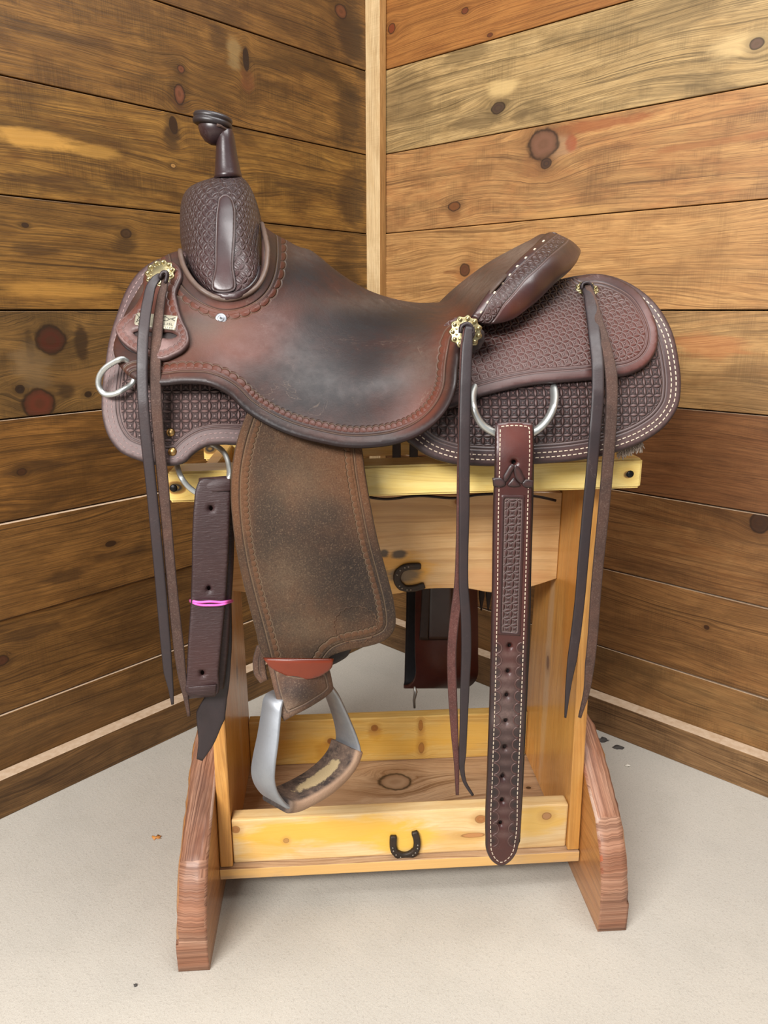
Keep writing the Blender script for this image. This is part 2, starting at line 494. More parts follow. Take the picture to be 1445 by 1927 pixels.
# leather sheet cut to an outline and laid over a surface given by o(px, py)
class Sheet: pass
def sheet(name, outline, ofn, thick, mat, parent, spacing=6.0, off=0.0, tones=(), c0=None, c1=None, holes=(), mirror=False,
          rnd=.004, label=None, closed_c0=True, pre=False, pscale=PXM, bump_fn=None, basetone=(0, 0, 0), rot_uv=False):
    ol = np.asarray(outline, float) if pre else smooth(outline, True, spacing)
    loops = [ol] + [np.array([(hx + hr * math.cos(a), hy + hr * ry * math.sin(a)) for a in np.linspace(0, 2*math.pi, 14, endpoint=False)]) if not isinstance(hx, (list, np.ndarray)) else np.asarray(hx)
             for hx, hy, hr, ry in holes]
    lo, hi = ol.min(0), ol.max(0)
    gx = np.arange(lo[0], hi[0] + spacing, spacing); gy = np.arange(lo[1], hi[1] + spacing, spacing * .87)
    G = np.array([(x + (spacing / 2 if j % 2 else 0), y) for j, y in enumerate(gy) for x in gx])
    # inside test (even-odd over all loops)
    ins = np.zeros(len(G), bool)
    for lp in loops:
        a, b = lp, np.roll(lp, -1, 0)
        for (x1, y1), (x2, y2) in zip(a, b):
            c = (y1 > G[:, 1]) != (y2 > G[:, 1])
            if c.any():
                xi = (x2 - x1) * (G[:, 1] - y1) / (y2 - y1 + 1e-12) + x1
                ins ^= c & (G[:, 0] < xi)
    G = G[ins]
    allb = np.vstack(loops)
    for lp in loops:
        if len(G): G = G[polydist(G, lp, True)[0] > spacing * .72]
    # one ring close to the edge so the rounded lip has shape
    d = np.roll(ol, -1, 0) - np.roll(ol, 1, 0); nn = np.stack([-d[:, 1], d[:, 0]], 1); nn /= np.linalg.norm(nn, axis=1)[:, None] + 1e-9
    ar = np.sum(ol[:, 0] * np.roll(ol[:, 1], -1) - np.roll(ol[:, 0], -1) * ol[:, 1])
    if ar < 0: nn = -nn
    rp = ol + nn * spacing * .38
    rp = rp[polydist(rp, ol, True)[0] > spacing * .3]
    pts = [Vector(p) for p in np.vstack([allb, rp, G])]
    edges = []; o0 = 0
    for lp in loops:
        k = len(lp); edges += [(o0 + i, o0 + (i + 1) % k) for i in range(k)]; o0 += k
    vo, eo, fo, _, _, _ = delaunay_2d_cdt(pts, edges, [], 1, 1e-4)
    P = np.array([tuple(p) for p in vo]); T = [tuple(f) for f in fo]
    def sgn2(f):
        a, b, c = P[f[0]], P[f[1]], P[f[2]]
        return (b[0]-a[0]) * (c[1]-a[1]) - (b[1]-a[1]) * (c[0]-a[0])
    T = [f if sgn2(f) > 0 else f[::-1] for f in T]
    T = [t for f in T for t in ([f] if len(f) == 3 else [(f[0], f[i], f[i+1]) for i in range(1, len(f) - 1)])]
    if len(loops) > 1:
        cen = np.array([P[list(f)].mean(0) for f in T]); hin = np.zeros(len(T), bool)
        for lp in loops[1:]:
            near = np.zeros(len(T), bool)
            for (x1, y1), (x2, y2) in zip(lp, np.roll(lp, -1, 0)):
                c = (y1 > cen[:, 1]) != (y2 > cen[:, 1])
                near ^= c & (cen[:, 0] < (x2 - x1) * (cen[:, 1] - y1) / (y2 - y1 + 1e-12) + x1)
            hin |= near
        T = [f for f, h_ in zip(T, hin) if not h_]
    o = ofn(P) if callable(ofn) else np.full(len(P), float(ofn))
    B = S(P, o + off)
    Ta = np.array([f[:3] for f in T])
    fn = np.cross(B[Ta[:, 1]] - B[Ta[:, 0]], B[Ta[:, 2]] - B[Ta[:, 0]])
    camp = np.array([-OX * EX[0] - OY * EX[1], -OX * EY[0] - OY * EY[1], H])
    flip = np.sum(fn * (camp - B[Ta[:, 0]])) < 0
    if flip: fn = -fn; T = [f[::-1] for f in T]
    N = np.zeros_like(B)
    for k in range(3): np.add.at(N, Ta[:, k], fn)
    N /= np.linalg.norm(N, axis=1)[:, None] + 1e-12
    ed = np.min([polydist(P, lp, True)[0] for lp in loops], 0)
    e = np.clip(ed * pscale / rnd, 0, 1)
    h = thick * (.42 + .58 * np.sqrt(1 - (1 - e) ** 2))
    if bump_fn is not None: h = h + bump_fn(P, ed * pscale)
    Fr = B + N * h[:, None]
    n = len(P)
    cnt = {}
    for f in T:
        for a, b in zip(f, f[1:] + f[:1]): cnt[(a, b)] = 1
    wall = [(b, a, a + n, b + n) for (a, b) in cnt if (b, a) not in cnt]
    faces = T + [tuple(i + n for i in f[::-1]) for f in T] + wall
    V = np.vstack([Fr, B])
    c0l = ol if c0 is None else smooth(c0, False, 4)
    cd, cs = polydist(P, c0l, c0 is None)
    C0 = np.stack([cs, cd], 1) * pscale
    C1 = None
    if c1 is not None:
        cd, cs = polydist(P, smooth(c1, False, 4)); C1 = np.stack([cs, cd], 1) * pscale; C1 = np.vstack([C1, C1])
    tone = np.tile(np.array(basetone, float), (n, 1))
    for (tx, ty, rx, ry, ch, am) in tones:
        g = np.exp(-(((P[:, 0] - tx) / rx) ** 2 + ((P[:, 1] - ty) / ry) ** 2)) * am
        tone[:, ch] += g
    tone = np.clip(tone, 0, 1.2)
    uv = np.stack([B[:, 0], B[:, 2]], 1)
    if rot_uv: uv = uv[:, ::-1]
    me = mesh_from(name, V, faces, mat, np.vstack([uv, uv]), np.vstack([C0, C0]), C1, np.vstack([tone, tone]))
    ob = add(name, me, parent, (0, 0, -parent.location.z) if parent and parent.parent is None and parent.type == 'EMPTY' else (0, 0, 0), label)
    if mirror:
        V2 = V * [1, -1, 1]
        me2 = mesh_from(name, V2, [f[::-1] for f in faces], mat, np.vstack([uv, uv]), np.vstack([C0, C0]), C1, np.vstack([tone, tone]))
        add(name, me2, parent, ob.location)
    s = Sheet(); s.P, s.F, s.N, s.ol, s.ob, s.nn = P, Fr, N, ol, ob, nn
    def surf(Q, lift=0.0):
        Q = np.atleast_2d(np.asarray(Q, float)); D = ((Q[:, None] - P[None]) ** 2).sum(2)
        j = np.argsort(D, 1)[:, :4]; wt = 1 / (np.take_along_axis(D, j, 1) + 1.0); wt /= wt.sum(1)[:, None]
        nq = (N[j] * wt[..., None]).sum(1); nq /= np.linalg.norm(nq, axis=1)[:, None]
        oq = ((P[j] * wt[..., None]).sum(1) - Q)
        pos = (Fr[j] * wt[..., None]).sum(1)
        # slide along the view plane so the point keeps its place on the sheet
        corr = S(Q, 0.2) - S(Q + oq, 0.2)
        return pos + corr + nq * lift, nq
    s.surf = surf
    return s

def stitch(sh, dpx, parent, mat, seg=6.5, gap=4.0, wd=.0009, part=None, curve=None, lift=.0002, loc=None, name='stitching'):
    line = (sh.ol + sh.nn * dpx) if curve is None else np.asarray(curve, float)
    if curve is None:
        good = polydist(line, sh.ol, True)[0] > dpx * .8; line = line[good]
    L = np.linalg.norm(np.diff(line, axis=0), axis=1); jump = L > 25
    cum = np.concatenate([[0], np.cumsum(L)])
    geo = []
    s = 0.0; Q0, Q1 = [], []
    while s + seg < cum[-1]:
        i0 = min(np.searchsorted(cum, s, 'right') - 1, len(L) - 1)
        a = np.array([np.interp(s, cum, line[:, 0]), np.interp(s, cum, line[:, 1])])
        b = np.array([np.interp(s + seg, cum, line[:, 0]), np.interp(s + seg, cum, line[:, 1])])
        i1 = min(np.searchsorted(cum, s + seg, 'right') - 1, len(L) - 1)
        if not jump[i0:i1+1].any() and (part is None or part(a)): Q0.append(a); Q1.append(b)
        s += seg + gap
    if not Q0: return
    A, N = sh.surf(Q0, lift); Bq, _ = sh.surf(Q1, lift)
    for a, b, n in zip(A, Bq, N):
        t = b - a; t /= np.linalg.norm(t) + 1e-9; sd = np.cross(n, t) * wd
        m = (a + b) / 2 + n * wd * 1.1
        v = [a - sd, a + sd, m + sd * .9, m - sd * .9, b + sd, b - sd]
        geo.append((v, [(0, 1, 2, 3), (3, 2, 4, 5), (0, 3, 5), (1, 4, 2)]))
    V, Fc = join_geo(geo)
    add(name, mesh_from(name, V, Fc, mat), parent, loc if loc is not None else (0, 0, 0), kind='stuff')

def ribbon(name, path, thick, mat, parent, step=7.0, label=None, pscale=PXM, tip=None, rough_tone=None, endround=False):
    """strap: path of (px, py, width px, o, roll o)"""
    A = np.array([(p + (0,) * (5 - len(p))) for p in path], float)
    c = smooth(A[:, :2], False, step)
    cumA = [0.0]
    d0, s0 = polydist(A[:, :2], c)
    s_ = np.concatenate([[0], np.cumsum(np.linalg.norm(np.diff(c, axis=0), axis=1))])
    s0[0] = 0; s0[-1] = s_[-1]
    wd = np.interp(s_, s0, A[:, 2]); o = np.interp(s_, s0, A[:, 3]); rl = np.interp(s_, s0, A[:, 4])
    t = np.gradient(c, axis=0); t /= np.linalg.norm(t, axis=1)[:, None] + 1e-9
    n = np.stack([t[:, 1], -t[:, 0]], 1)           # heading down, n points to the right of the picture
    n = np.where((n[:, :1] < 0) & (np.abs(t[:, 1:]) > .3), -n, n)
    Lf = S(c - n * wd[:, None] / 2, o - rl); Rt = S(c + n * wd[:, None] / 2, o + rl)
    V, uv, c0 = [], [], []
    camp = np.array([-OX * EX[0] - OY * EX[1], -OX * EY[0] - OY * EY[1], H])
    rings = []
    tt3 = np.gradient((Lf + Rt) / 2, axis=0)
    prof = [(0, .25), (.07, .85), (.2, 1), (.5, 1), (.8, 1), (.93, .85), (1, .25), (1, -.4), (.9, -.9), (.5, -1), (.1, -.9), (0, -.4)]
    for i in range(len(c)):
        sd = Rt[i] - Lf[i]; nn = np.cross(sd, tt3[i]); nn /= np.linalg.norm(nn) + 1e-12
        if nn @ (camp - Lf[i]) < 0: nn = -nn
        rings.append(np.array([Lf[i] + sd * a + nn * thick * .5 * (b + 1) for a, b in prof]))
        W = np.linalg.norm(sd)
        for a, b in prof:
            uv.append((a * W, s_[i] * pscale)); c0.append((s_[i] * pscale, min(a, 1 - a) * W))
    V, Fc = loft_geo(rings)
    tone = np.zeros((len(V), 3))
    me = mesh_from(name, V, Fc, mat, np.array(uv), np.array(c0), None, tone)
    me.validate()
    bm = bmesh.new(); bm.from_mesh(me); bmesh.ops.recalc_face_normals(bm, faces=bm.faces[:]); bm.to_mesh(me); bm.free()
    return add(name, me, parent, (0, 0, -parent.location.z) if parent.type == 'EMPTY' and parent.parent is None else (0, 0, 0), label)

def obj_geo(name, geo, mat, parent, label=None, smooth_=True, loc=None, kind=None, tone=False, fix=True):
    V, Fc = geo
    me = mesh_from(name, V, Fc, mat, tone=np.zeros((len(V), 3)) if tone else None, smooth_=smooth_)
    if fix:
        bm = bmesh.new(); bm.from_mesh(me); bmesh.ops.recalc_face_normals(bm, faces=bm.faces[:]); bm.to_mesh(me); bm.free()
    if loc is None:
        loc = (0, 0, -parent.location.z) if parent is not None and parent.type == 'EMPTY' else (0, 0, 0)
    return add(name, me, parent, loc, label, kind)

# ------------------------------------------------------------------ the setting
def empty(name, loc=(0, 0, 0), rz=0, **props):
    o = bpy.data.objects.new(name, None); COL.objects.link(o); o.location = loc; o.rotation_euler = (0, 0, rz)
    o.empty_display_size = .05
    for k, v in props.items(): o[k] = v
    return o

CORNER = np.array([-0.027, 1.99])
AL, AR = R(42.2), R(47.8)
# u runs from the corner outwards along each wall, v is height; wall frames: x along wall, y out of the wall into the room
DL = np.array([-math.sin(AL), -math.cos(AL)]); DR = np.array([math.sin(AR), -math.cos(AR)])
def wall_uv(side, px, py):
    D = DL if side == 'L' else DR
    d = ray([(px, py)])[0]
    A = np.array([[d[0], -D[0]], [d[1], -D[1]]]); t, u = np.linalg.solve(A, CORNER)
    return u, H + t * d[2]

floor_me = bpy.data.meshes.new('floor')
bm = bmesh.new()
bmesh.ops.create_cube(bm, size=1)
for v in bm.verts: v.co = Vector((v.co.x * 7, v.co.y * 6, (v.co.z - .5) * .1))
bm.to_mesh(floor_me); bm.free(); floor_me.materials.append(concrete('brushed_concrete'))
fl = add('floor', floor_me); fl['kind'] = 'structure'

ZB = [0.055, .188, .372, .552, .735, .92, 1.105, 1.287, 1.47, 1.655, 1.84]
dusty = plain('dusty_plank_edge', (196, 172, 146), (170, 140, 108), .9)
backing_m = plain('stained_wall_backing', (62, 40, 20), (40, 26, 14), .8)

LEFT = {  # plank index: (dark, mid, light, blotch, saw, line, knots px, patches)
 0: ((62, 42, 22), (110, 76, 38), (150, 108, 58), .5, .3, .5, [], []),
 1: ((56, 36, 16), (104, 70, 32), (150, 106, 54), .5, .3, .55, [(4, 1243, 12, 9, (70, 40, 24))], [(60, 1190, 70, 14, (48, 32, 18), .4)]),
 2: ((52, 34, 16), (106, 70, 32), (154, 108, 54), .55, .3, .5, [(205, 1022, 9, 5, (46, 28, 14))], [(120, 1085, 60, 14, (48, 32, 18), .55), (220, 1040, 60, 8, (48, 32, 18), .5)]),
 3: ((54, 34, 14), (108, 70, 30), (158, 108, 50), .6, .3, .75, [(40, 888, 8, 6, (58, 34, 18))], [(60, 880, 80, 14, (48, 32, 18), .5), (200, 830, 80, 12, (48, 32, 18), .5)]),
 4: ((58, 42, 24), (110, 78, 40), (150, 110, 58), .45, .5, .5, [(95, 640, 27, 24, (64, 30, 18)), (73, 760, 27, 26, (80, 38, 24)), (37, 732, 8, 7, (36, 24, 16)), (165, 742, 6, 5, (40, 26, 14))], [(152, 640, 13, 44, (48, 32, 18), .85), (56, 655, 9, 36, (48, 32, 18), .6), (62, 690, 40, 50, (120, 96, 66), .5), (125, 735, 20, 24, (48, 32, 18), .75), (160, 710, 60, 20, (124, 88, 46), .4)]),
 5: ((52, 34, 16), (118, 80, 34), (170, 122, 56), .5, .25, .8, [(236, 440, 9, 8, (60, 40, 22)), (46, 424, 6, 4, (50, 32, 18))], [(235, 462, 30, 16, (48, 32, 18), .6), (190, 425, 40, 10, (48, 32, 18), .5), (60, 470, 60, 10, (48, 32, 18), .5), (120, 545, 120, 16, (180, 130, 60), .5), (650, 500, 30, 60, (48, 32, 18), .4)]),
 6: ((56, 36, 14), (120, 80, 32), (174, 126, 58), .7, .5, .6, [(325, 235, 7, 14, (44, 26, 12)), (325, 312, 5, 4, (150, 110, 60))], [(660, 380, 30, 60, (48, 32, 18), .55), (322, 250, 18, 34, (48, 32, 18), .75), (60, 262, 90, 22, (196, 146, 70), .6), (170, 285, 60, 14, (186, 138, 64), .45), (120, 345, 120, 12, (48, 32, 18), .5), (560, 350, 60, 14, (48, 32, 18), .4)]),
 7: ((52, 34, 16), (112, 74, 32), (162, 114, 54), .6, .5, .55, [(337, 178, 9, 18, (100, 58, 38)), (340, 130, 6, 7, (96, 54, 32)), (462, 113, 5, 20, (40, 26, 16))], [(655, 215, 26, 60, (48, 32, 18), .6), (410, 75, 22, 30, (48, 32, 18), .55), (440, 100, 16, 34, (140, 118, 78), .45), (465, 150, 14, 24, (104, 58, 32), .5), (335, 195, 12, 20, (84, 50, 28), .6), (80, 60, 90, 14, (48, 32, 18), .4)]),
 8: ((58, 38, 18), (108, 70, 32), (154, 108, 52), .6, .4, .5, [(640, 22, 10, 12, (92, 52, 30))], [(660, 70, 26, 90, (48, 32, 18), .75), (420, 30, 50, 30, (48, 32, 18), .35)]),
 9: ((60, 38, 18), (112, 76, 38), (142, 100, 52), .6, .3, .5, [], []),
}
RIGHT = {
 9: ((84, 58, 32), (142, 100, 58), (168, 124, 74), .5, .3, .6, [], []),
 0: ((84, 60, 34), (144, 102, 58), (172, 130, 80), .45, .4, .5, [], []),
 1: ((78, 52, 28), (140, 96, 54), (168, 122, 72), .5, .4, .5, [(1330, 1180, 5, 4, (60, 36, 20))], []),
 2: ((76, 48, 26), (138, 92, 50), (166, 122, 74), .6, .3, .8, [(1430, 985, 18, 16, (60, 38, 24))], []),
 3: ((76, 48, 28), (128, 82, 48), (152, 104, 64), .35, .2, .35, [], []),
 4: ((96, 70, 40), (178, 132, 80), (208, 164, 106), .45, .4, .7, [], [(1330, 650, 90, 26, (176, 110, 64), .5)]),
 5: ((104, 70, 38), (184, 132, 78), (210, 162, 102), .3, .35, .55, [(876, 508, 9, 11, (88, 52, 32))], [(878, 520, 26, 28, (176, 110, 60), .5), (850, 512, 16, 5, (110, 66, 36), .6)]),
 6: ((94, 64, 38), (176, 122, 72), (202, 154, 96), .35, .5, .5, [(1022, 272, 26, 26, (112, 76, 56)), (1028, 308, 9, 9, (58, 40, 30)), (855, 388, 10, 8, (110, 66, 34))],
     [(1050, 275, 34, 26, (190, 150, 112), .6), (1010, 300, 30, 34, (150, 100, 60), .45), (1075, 268, 12, 18, (146, 62, 34), .7), (855, 400, 14, 22, (120, 78, 44), .6), (1080, 405, 120, 20, (196, 150, 90), .5), (1130, 235, 120, 14, (136, 74, 40), .7), (1330, 270, 150, 8, (148, 92, 52), .5)]),
 7: ((86, 68, 42), (174, 140, 90), (204, 170, 116), .6, .4, .8, [(937, 203, 12, 10, (66, 48, 36)), (1424, 82, 12, 10, (96, 72, 56))],
     [(760, 190, 60, 60, (92, 72, 46), .5), (880, 100, 60, 22, (88, 70, 44), .55), (900, 226, 60, 20, (84, 66, 42), .6), (1330, 180, 60, 14, (92, 72, 46), .3), (945, 165, 32, 18, (204, 172, 116), .7), (1390, 85, 70, 26, (206, 176, 124), .55), (980, 215, 20, 16, (84, 66, 42), .5)]),
 8: ((104, 62, 28), (158, 102, 50), (182, 124, 64), .2, .1, .8, [(737, 54, 6, 9, (110, 50, 26)), (875, 20, 6, 6, (100, 50, 30)), (922, 66, 5, 4, (90, 46, 24))], []),
}
def build_wall(side, table, rz, length, sgn):
    root = empty('wall_left' if side == 'L' else 'wall_right', (CORNER[0], CORNER[1], 0), rz, kind='structure')
    # local frame: x along the wall away from the corner (sgn), y behind the face
    def bx(a, b): return (min(a * sgn, b * sgn), max(a * sgn, b * sgn))
    x0, x1 = bx(-.05, length)
    bk = add('backing', box_mesh('backing', (x0, .016, 0), (x1, .05, 1.9), backing_m, 0, 0), root)
    rnd = random.Random(3 if side == 'L' else 11)
    for i in range(10):
        dk, md, lt, bl, saw, ln, kn, pts = table[i]
        ks = []
        for (px, py, rx, ry, kc) in kn:
            u, z = wall_uv(side, px, py); u2, z2 = wall_uv(side, px + rx, py); u3, z3 = wall_uv(side, px, py + ry)
            ks.append((u * sgn, z, abs(u2 - u), abs(z3 - z), kc))
        pp = []
        for (px, py, rx, ry, pc, am) in pts:
            u, z = wall_uv(side, px, py); u2, _ = wall_uv(side, px + rx, py); _, z3 = wall_uv(side, px, py + ry)
            pp.append((u * sgn, z, abs(u2 - u), abs(z3 - z), pc, am))
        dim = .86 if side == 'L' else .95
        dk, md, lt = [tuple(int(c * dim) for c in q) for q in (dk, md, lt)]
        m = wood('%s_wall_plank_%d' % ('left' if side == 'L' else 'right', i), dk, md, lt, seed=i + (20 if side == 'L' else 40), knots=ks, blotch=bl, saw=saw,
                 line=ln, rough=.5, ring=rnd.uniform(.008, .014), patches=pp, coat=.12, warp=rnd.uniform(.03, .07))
        z0, z1 = ZB[i], ZB[i + 1]
        pr = rnd.uniform(0, .0025)
        if side == 'L' and i in (2,): pr = 0.007
        if i == 0: pr = .002
        gap = .0022 if i > 4 else .003
        x0, x1 = bx(.0, length)
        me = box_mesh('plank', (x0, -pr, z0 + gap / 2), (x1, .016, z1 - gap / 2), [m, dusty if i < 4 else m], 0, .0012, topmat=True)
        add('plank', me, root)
    return root
wl = build_wall('L', LEFT, math.atan2(-DL[1], -DL[0]), 2.5, -1)
wr = build_wall('R', RIGHT, math.atan2(DR[1], DR[0]), 2.6, 1)

bbm_l = wood('left_baseboard_wood', (50, 34, 20), (98, 70, 40), (126, 92, 54), seed=71, line=.7, blotch=.6, saw=.1)
bbm_r = wood('right_baseboard_wood', (66, 46, 28), (128, 94, 60), (158, 122, 82), seed=72, line=.7, blotch=.5, saw=.4)
def base(side, m, rz, sgn, length):
    x0, x1 = sorted((0.0, length * sgn))
    o = add('baseboard_left' if side == 'L' else 'baseboard_right', box_mesh('baseboard', (x0, -.036, 0), (x1, -.003, .078), [m, dusty], 0, .0015, topmat=True), None, (CORNER[0], CORNER[1], 0))
    o.rotation_euler = (0, 0, rz); o['kind'] = 'structure'
base('L', bbm_l, math.atan2(-DL[1], -DL[0]), -1, 2.5)
base('R', bbm_r, math.atan2(DR[1], DR[0]), 1, 2.6)

trim_m = wood('pale_corner_trim_wood', (156, 124, 82), (206, 174, 128), (230, 204, 160), seed=81, line=.45, blotch=.15, saw=.3, ring=.006, patches=None)
trim_b = wood('stained_trim_edge', (104, 74, 40), (150, 108, 62), (172, 130, 80), seed=82, line=.4, blotch=.2, saw=.0)
def trim_mesh():
    me = box_mesh('trim', (.0, -.027, .078), (.047, -.004, 1.84), [trim_m, trim_b], 2, .0015)
    for p in me.polygons:
        if p.normal.x > .6: p.material_index = 1
    return me
tr = add('trim_1', trim_mesh(), None, (CORNER[0], CORNER[1], 0))
tr.rotation_euler = (0, 0, math.atan2(DR[1], DR[0])); tr['kind'] = 'structure'

# ------------------------------------------------------------------ saddle stand
pine = dict(rough=.3, coat=.45, saw=0.0, fibre=.35, crisp=.4, knotrim=(146, 98, 50))
P_yel = wood('lacquered_yellow_pine', (194, 148, 66), (240, 204, 112), (248, 226, 154), seed=1, line=.35, blotch=.12, ring=.007,
             knots=[(.318 - .012, .701, .006, .005, (40, 36, 36)), (-.308, .693, .012, .008, (48, 40, 34))], **pine)
P_front = wood('yellow_pine_front_board', (190, 138, 76), (230, 190, 128), (240, 214, 164), seed=2, line=.3, blotch=.12, ring=.009,
               knots=[(.127, .128, .008, .007, (168, 108, 58)), (.115, .098, .018, .004, (196, 136, 84)), (-.264, .13, .006, .006, (160, 108, 60)), (.235, .128, .007, .006, (184, 136, 92)), (-.186, .105, .004, .004, (190, 140, 74))],
               patches=[(-.12, .12, .16, .03, (238, 184, 66), .85), (.0, .10, .07, .03, (242, 190, 76), .9), (-.22, .09, .06, .02, (234, 178, 70), .6), (.22, .115, .06, .03, (238, 190, 84), .7), (.09, .09, .05, .02, (226, 176, 90), .5)], **pine)
P_back = wood('yellow_pine_back_board', (172, 118, 54), (224, 178, 92), (238, 206, 128), seed=3, line=.4, blotch=.15, ring=.01,
              knots=[(-.03, .14, .006, .006, (150, 98, 50)), (.06, .142, .004, .010, (172, 118, 60)), (.062, .092, .005, .010, (176, 122, 62)), (-.115, .115, .006, .006, (140, 84, 40))],
              patches=[(-.125, .092, .022, .018, (158, 100, 44), .75), (.062, .115, .012, .03, (190, 130, 62), .6), (-.03, .128, .014, .016, (184, 124, 60), .5), (-.1, .1, .25, .03, (236, 178, 60), .5), (.15, .12, .14, .03, (238, 190, 92), .6)], **pine)
P_shelf = wood('bare_pine_shelf', (128, 92, 62), (196, 160, 124), (210, 180, 146), seed=4, line=.5, blotch=.15, ring=.018,
               knots=[(.005, .37 + .055, .028, .022, (170, 140, 112)), (.25, .37 + .02, .004, .003, (60, 44, 34))],
               patches=[(-.15, .37 + .03, .14, .05, (160, 122, 88), .6), (-.02, .37 - .05, .05, .012, (190, 120, 50), .7), (-.1, .37 - .06, .2, .012, (150, 104, 60), .6), (.0, .059, .4, .03, (226, 178, 108), .9)], rough=.45, coat=.15, saw=0.0)
P_apron = wood('honey_pine_panel', (158, 106, 56), (214, 168, 112), (226, 188, 136), seed=5, line=.6, blotch=.1, ring=.014,
               knots=[(.1, .622, .005, .005, (150, 92, 48))],
               patches=[(.0, .50, .07, .045, (222, 160, 60), .85), (-.1, .5, .1, .1, (204, 142, 58), .6), (.005, .535, .014, .009, (60, 52, 46), .9), (-.02, .538, .009, .008, (60, 52, 46), .9), (.01, .497, .034, .018, (82, 76, 68), .8), (-.03, .505, .02, .012, (96, 84, 66), .7), (.16, .49, .1, .02, (216, 160, 108), .5)], **pine)
P_upr = wood('orange_pine_upright', (138, 84, 32), (204, 142, 68), (222, 168, 94), seed=6, line=.4, blotch=.25, ring=.012,
             knots=[(.32, .02, .012, .007, (120, 80, 50))], patches=[(.3, .02, .25, .018, (206, 168, 124), .75), (.45, -.08, .2, .03, (214, 140, 54), .5)], **pine)
P_fside = wood('orange_brown_foot_side', (104, 62, 28), (164, 106, 54), (186, 130, 76), seed=9, line=.5, blotch=.3, ring=.010, **pine)
P_foot = wood('weathered_live_edge_wood', (84, 48, 32), (152, 98, 70), (190, 150, 124), seed=7, line=.9, blotch=.6, ring=.005, rough=.5, coat=.15, saw=0.0,
              patches=[(.1, .1, .03, .03, (196, 170, 150), .5), (-.2, .12, .05, .03, (150, 82, 52), .5), (.28, .09, .03, .03, (188, 170, 150), .6), (-.17, .19, .05, .05, (196, 168, 150), .7), (-.21, .14, .02, .03, (170, 88, 54), .6), (-.1, .22, .04, .03, (150, 96, 74), .5)])

stand = empty('saddle_stand', (OX, OY, 0), RHO, label='homemade yellow pine saddle stand with log-slab feet holding up the saddle', category='saddle stand')
def part(name, me, label=None, parent=stand): return add(name, me, parent, (0, 0, 0), label)

for sgn in (-1, 1):
    prof = [(-.1465, .067), (.1465, .067), (.112, .70), (-.112, .70)]
    a, b = sorted((sgn * .2905, sgn * .271))
    part('upright', prism('upright', prof, 0, a, b, P_upr, 2, .0015, uvoff=(0, 0)))
    # log slab foot with a curved live edge on top
    half = [(.272 if sgn < 0 else .245, 0), (.274 if sgn < 0 else .246, .035), (.270 if sgn < 0 else .243, .075), (.262 if sgn < 0 else .238, .10), (.250 if sgn < 0 else .228, .125), (.228 if sgn < 0 else .208, .152),
            (.200, .170), (.172, .185), (.14, .206), (.11, .228), (.06, .245)]
    rr = random.Random(5 + sgn)
    prof = [(-y, z) for y, z in half] + [(0, .25)] + [(y, z) for y, z in half[::-1]]
    prof = [(y + rr.uniform(-.002, .002) * (z > .05), z + rr.uniform(-.002, .002) * (z > .05)) for y, z in prof]
    x_in, x_out = sgn * .2915, sgn * .336
    bm = bmesh.new(); cols = []
    fine = []
    for (y1, z1), (y2, z2) in zip(prof, prof[1:]):
        for t in (0, .34, .67): fine.append((y1 + (y2 - y1) * t, z1 + (z2 - z1) * t))
    fine.append(prof[-1])
    for j, tx in enumerate((0, .08, .3, .5, .7, .92, 1)):
        sh = {0: .004, .08: 0, .92: .004, 1: .014}.get(tx, -.002 if tx == .3 else 0)
        row = []
        for (y, z) in fine:
            k = 1 if z > .05 else 0
            ny = (y / .27)
            row.append(bm.verts.new((x_in + (x_out - x_in) * tx + rr.uniform(-.0012, .0012) * (tx > .5) * k,
                                     y - math.copysign(min(abs(ny), 1), y) * sh * .6 * k + rr.uniform(-.0012, .0012) * k * (0 < tx < 1), max(0, z - sh * (.8 if k else 0) + rr.uniform(-.0012, .0012) * k * (0 < tx < 1)))))
        cols.append(row)
    for A_, B_ in zip(cols, cols[1:]):
        for i in range(len(fine)):
            i2 = (i + 1) % len(fine)
            bm.faces.new((A_[i], B_[i], B_[i2], A_[i2]))
    bm.faces.new(cols[0]); bm.faces.new(cols[-1][::-1])
    bmesh.ops.recalc_face_normals(bm, faces=bm.faces[:])
    me = finish_bm('log_foot', bm, [P_foot, P_fside], 1, False, (sgn * .03, 0), smooth_=False)
    for p in me.polygons:
        p.use_smooth = len(p.vertices) == 4
        if abs(p.normal.x) > .8: p.material_index = 1
    part('log_foot', me, 'weathered reddish log-slab foot with a curved live edge')

part('tray_shelf', box_mesh('tray_shelf', (-.2915, -.150, .047), (.2905, .150, .066), P_shelf, 0, .0015))
part('tray_board', box_mesh('tray_board', (-.2705, -.138, .0665), (.2705, -.112, .148), P_front, 0, .003), 'yellow blotched board across the tray front')
part('tray_board', box_mesh('tray_board', (-.2705, .122, .0665), (.2705, .146, .162), P_back, 0, .002), 'knotty yellow board across the far side of the tray')
ap_px = [(440, 1112), (520, 1120), (600, 1110), (680, 1116), (741, 1118), (794, 1109), (847, 1107), (882, 1108), (924, 1115), (962, 1112), (1000, 1104), (1047, 1089)]
ap = [tuple(p) for p in S(smooth(ap_px, False, 14), 0.0)[:, [0, 2]]]
ap[0] = (-.2705, ap[0][1]); ap[-1] = (.2705, ap[-1][1])
part('apron_panel', prism('apron_panel', ap + [(.2705, .634), (.2, .637), (.1, .634), (-.1, .637), (-.2705, .634)], 1, 0, .02, P_apron, 0, .001), 'honey pine panel with a wavy bottom edge')
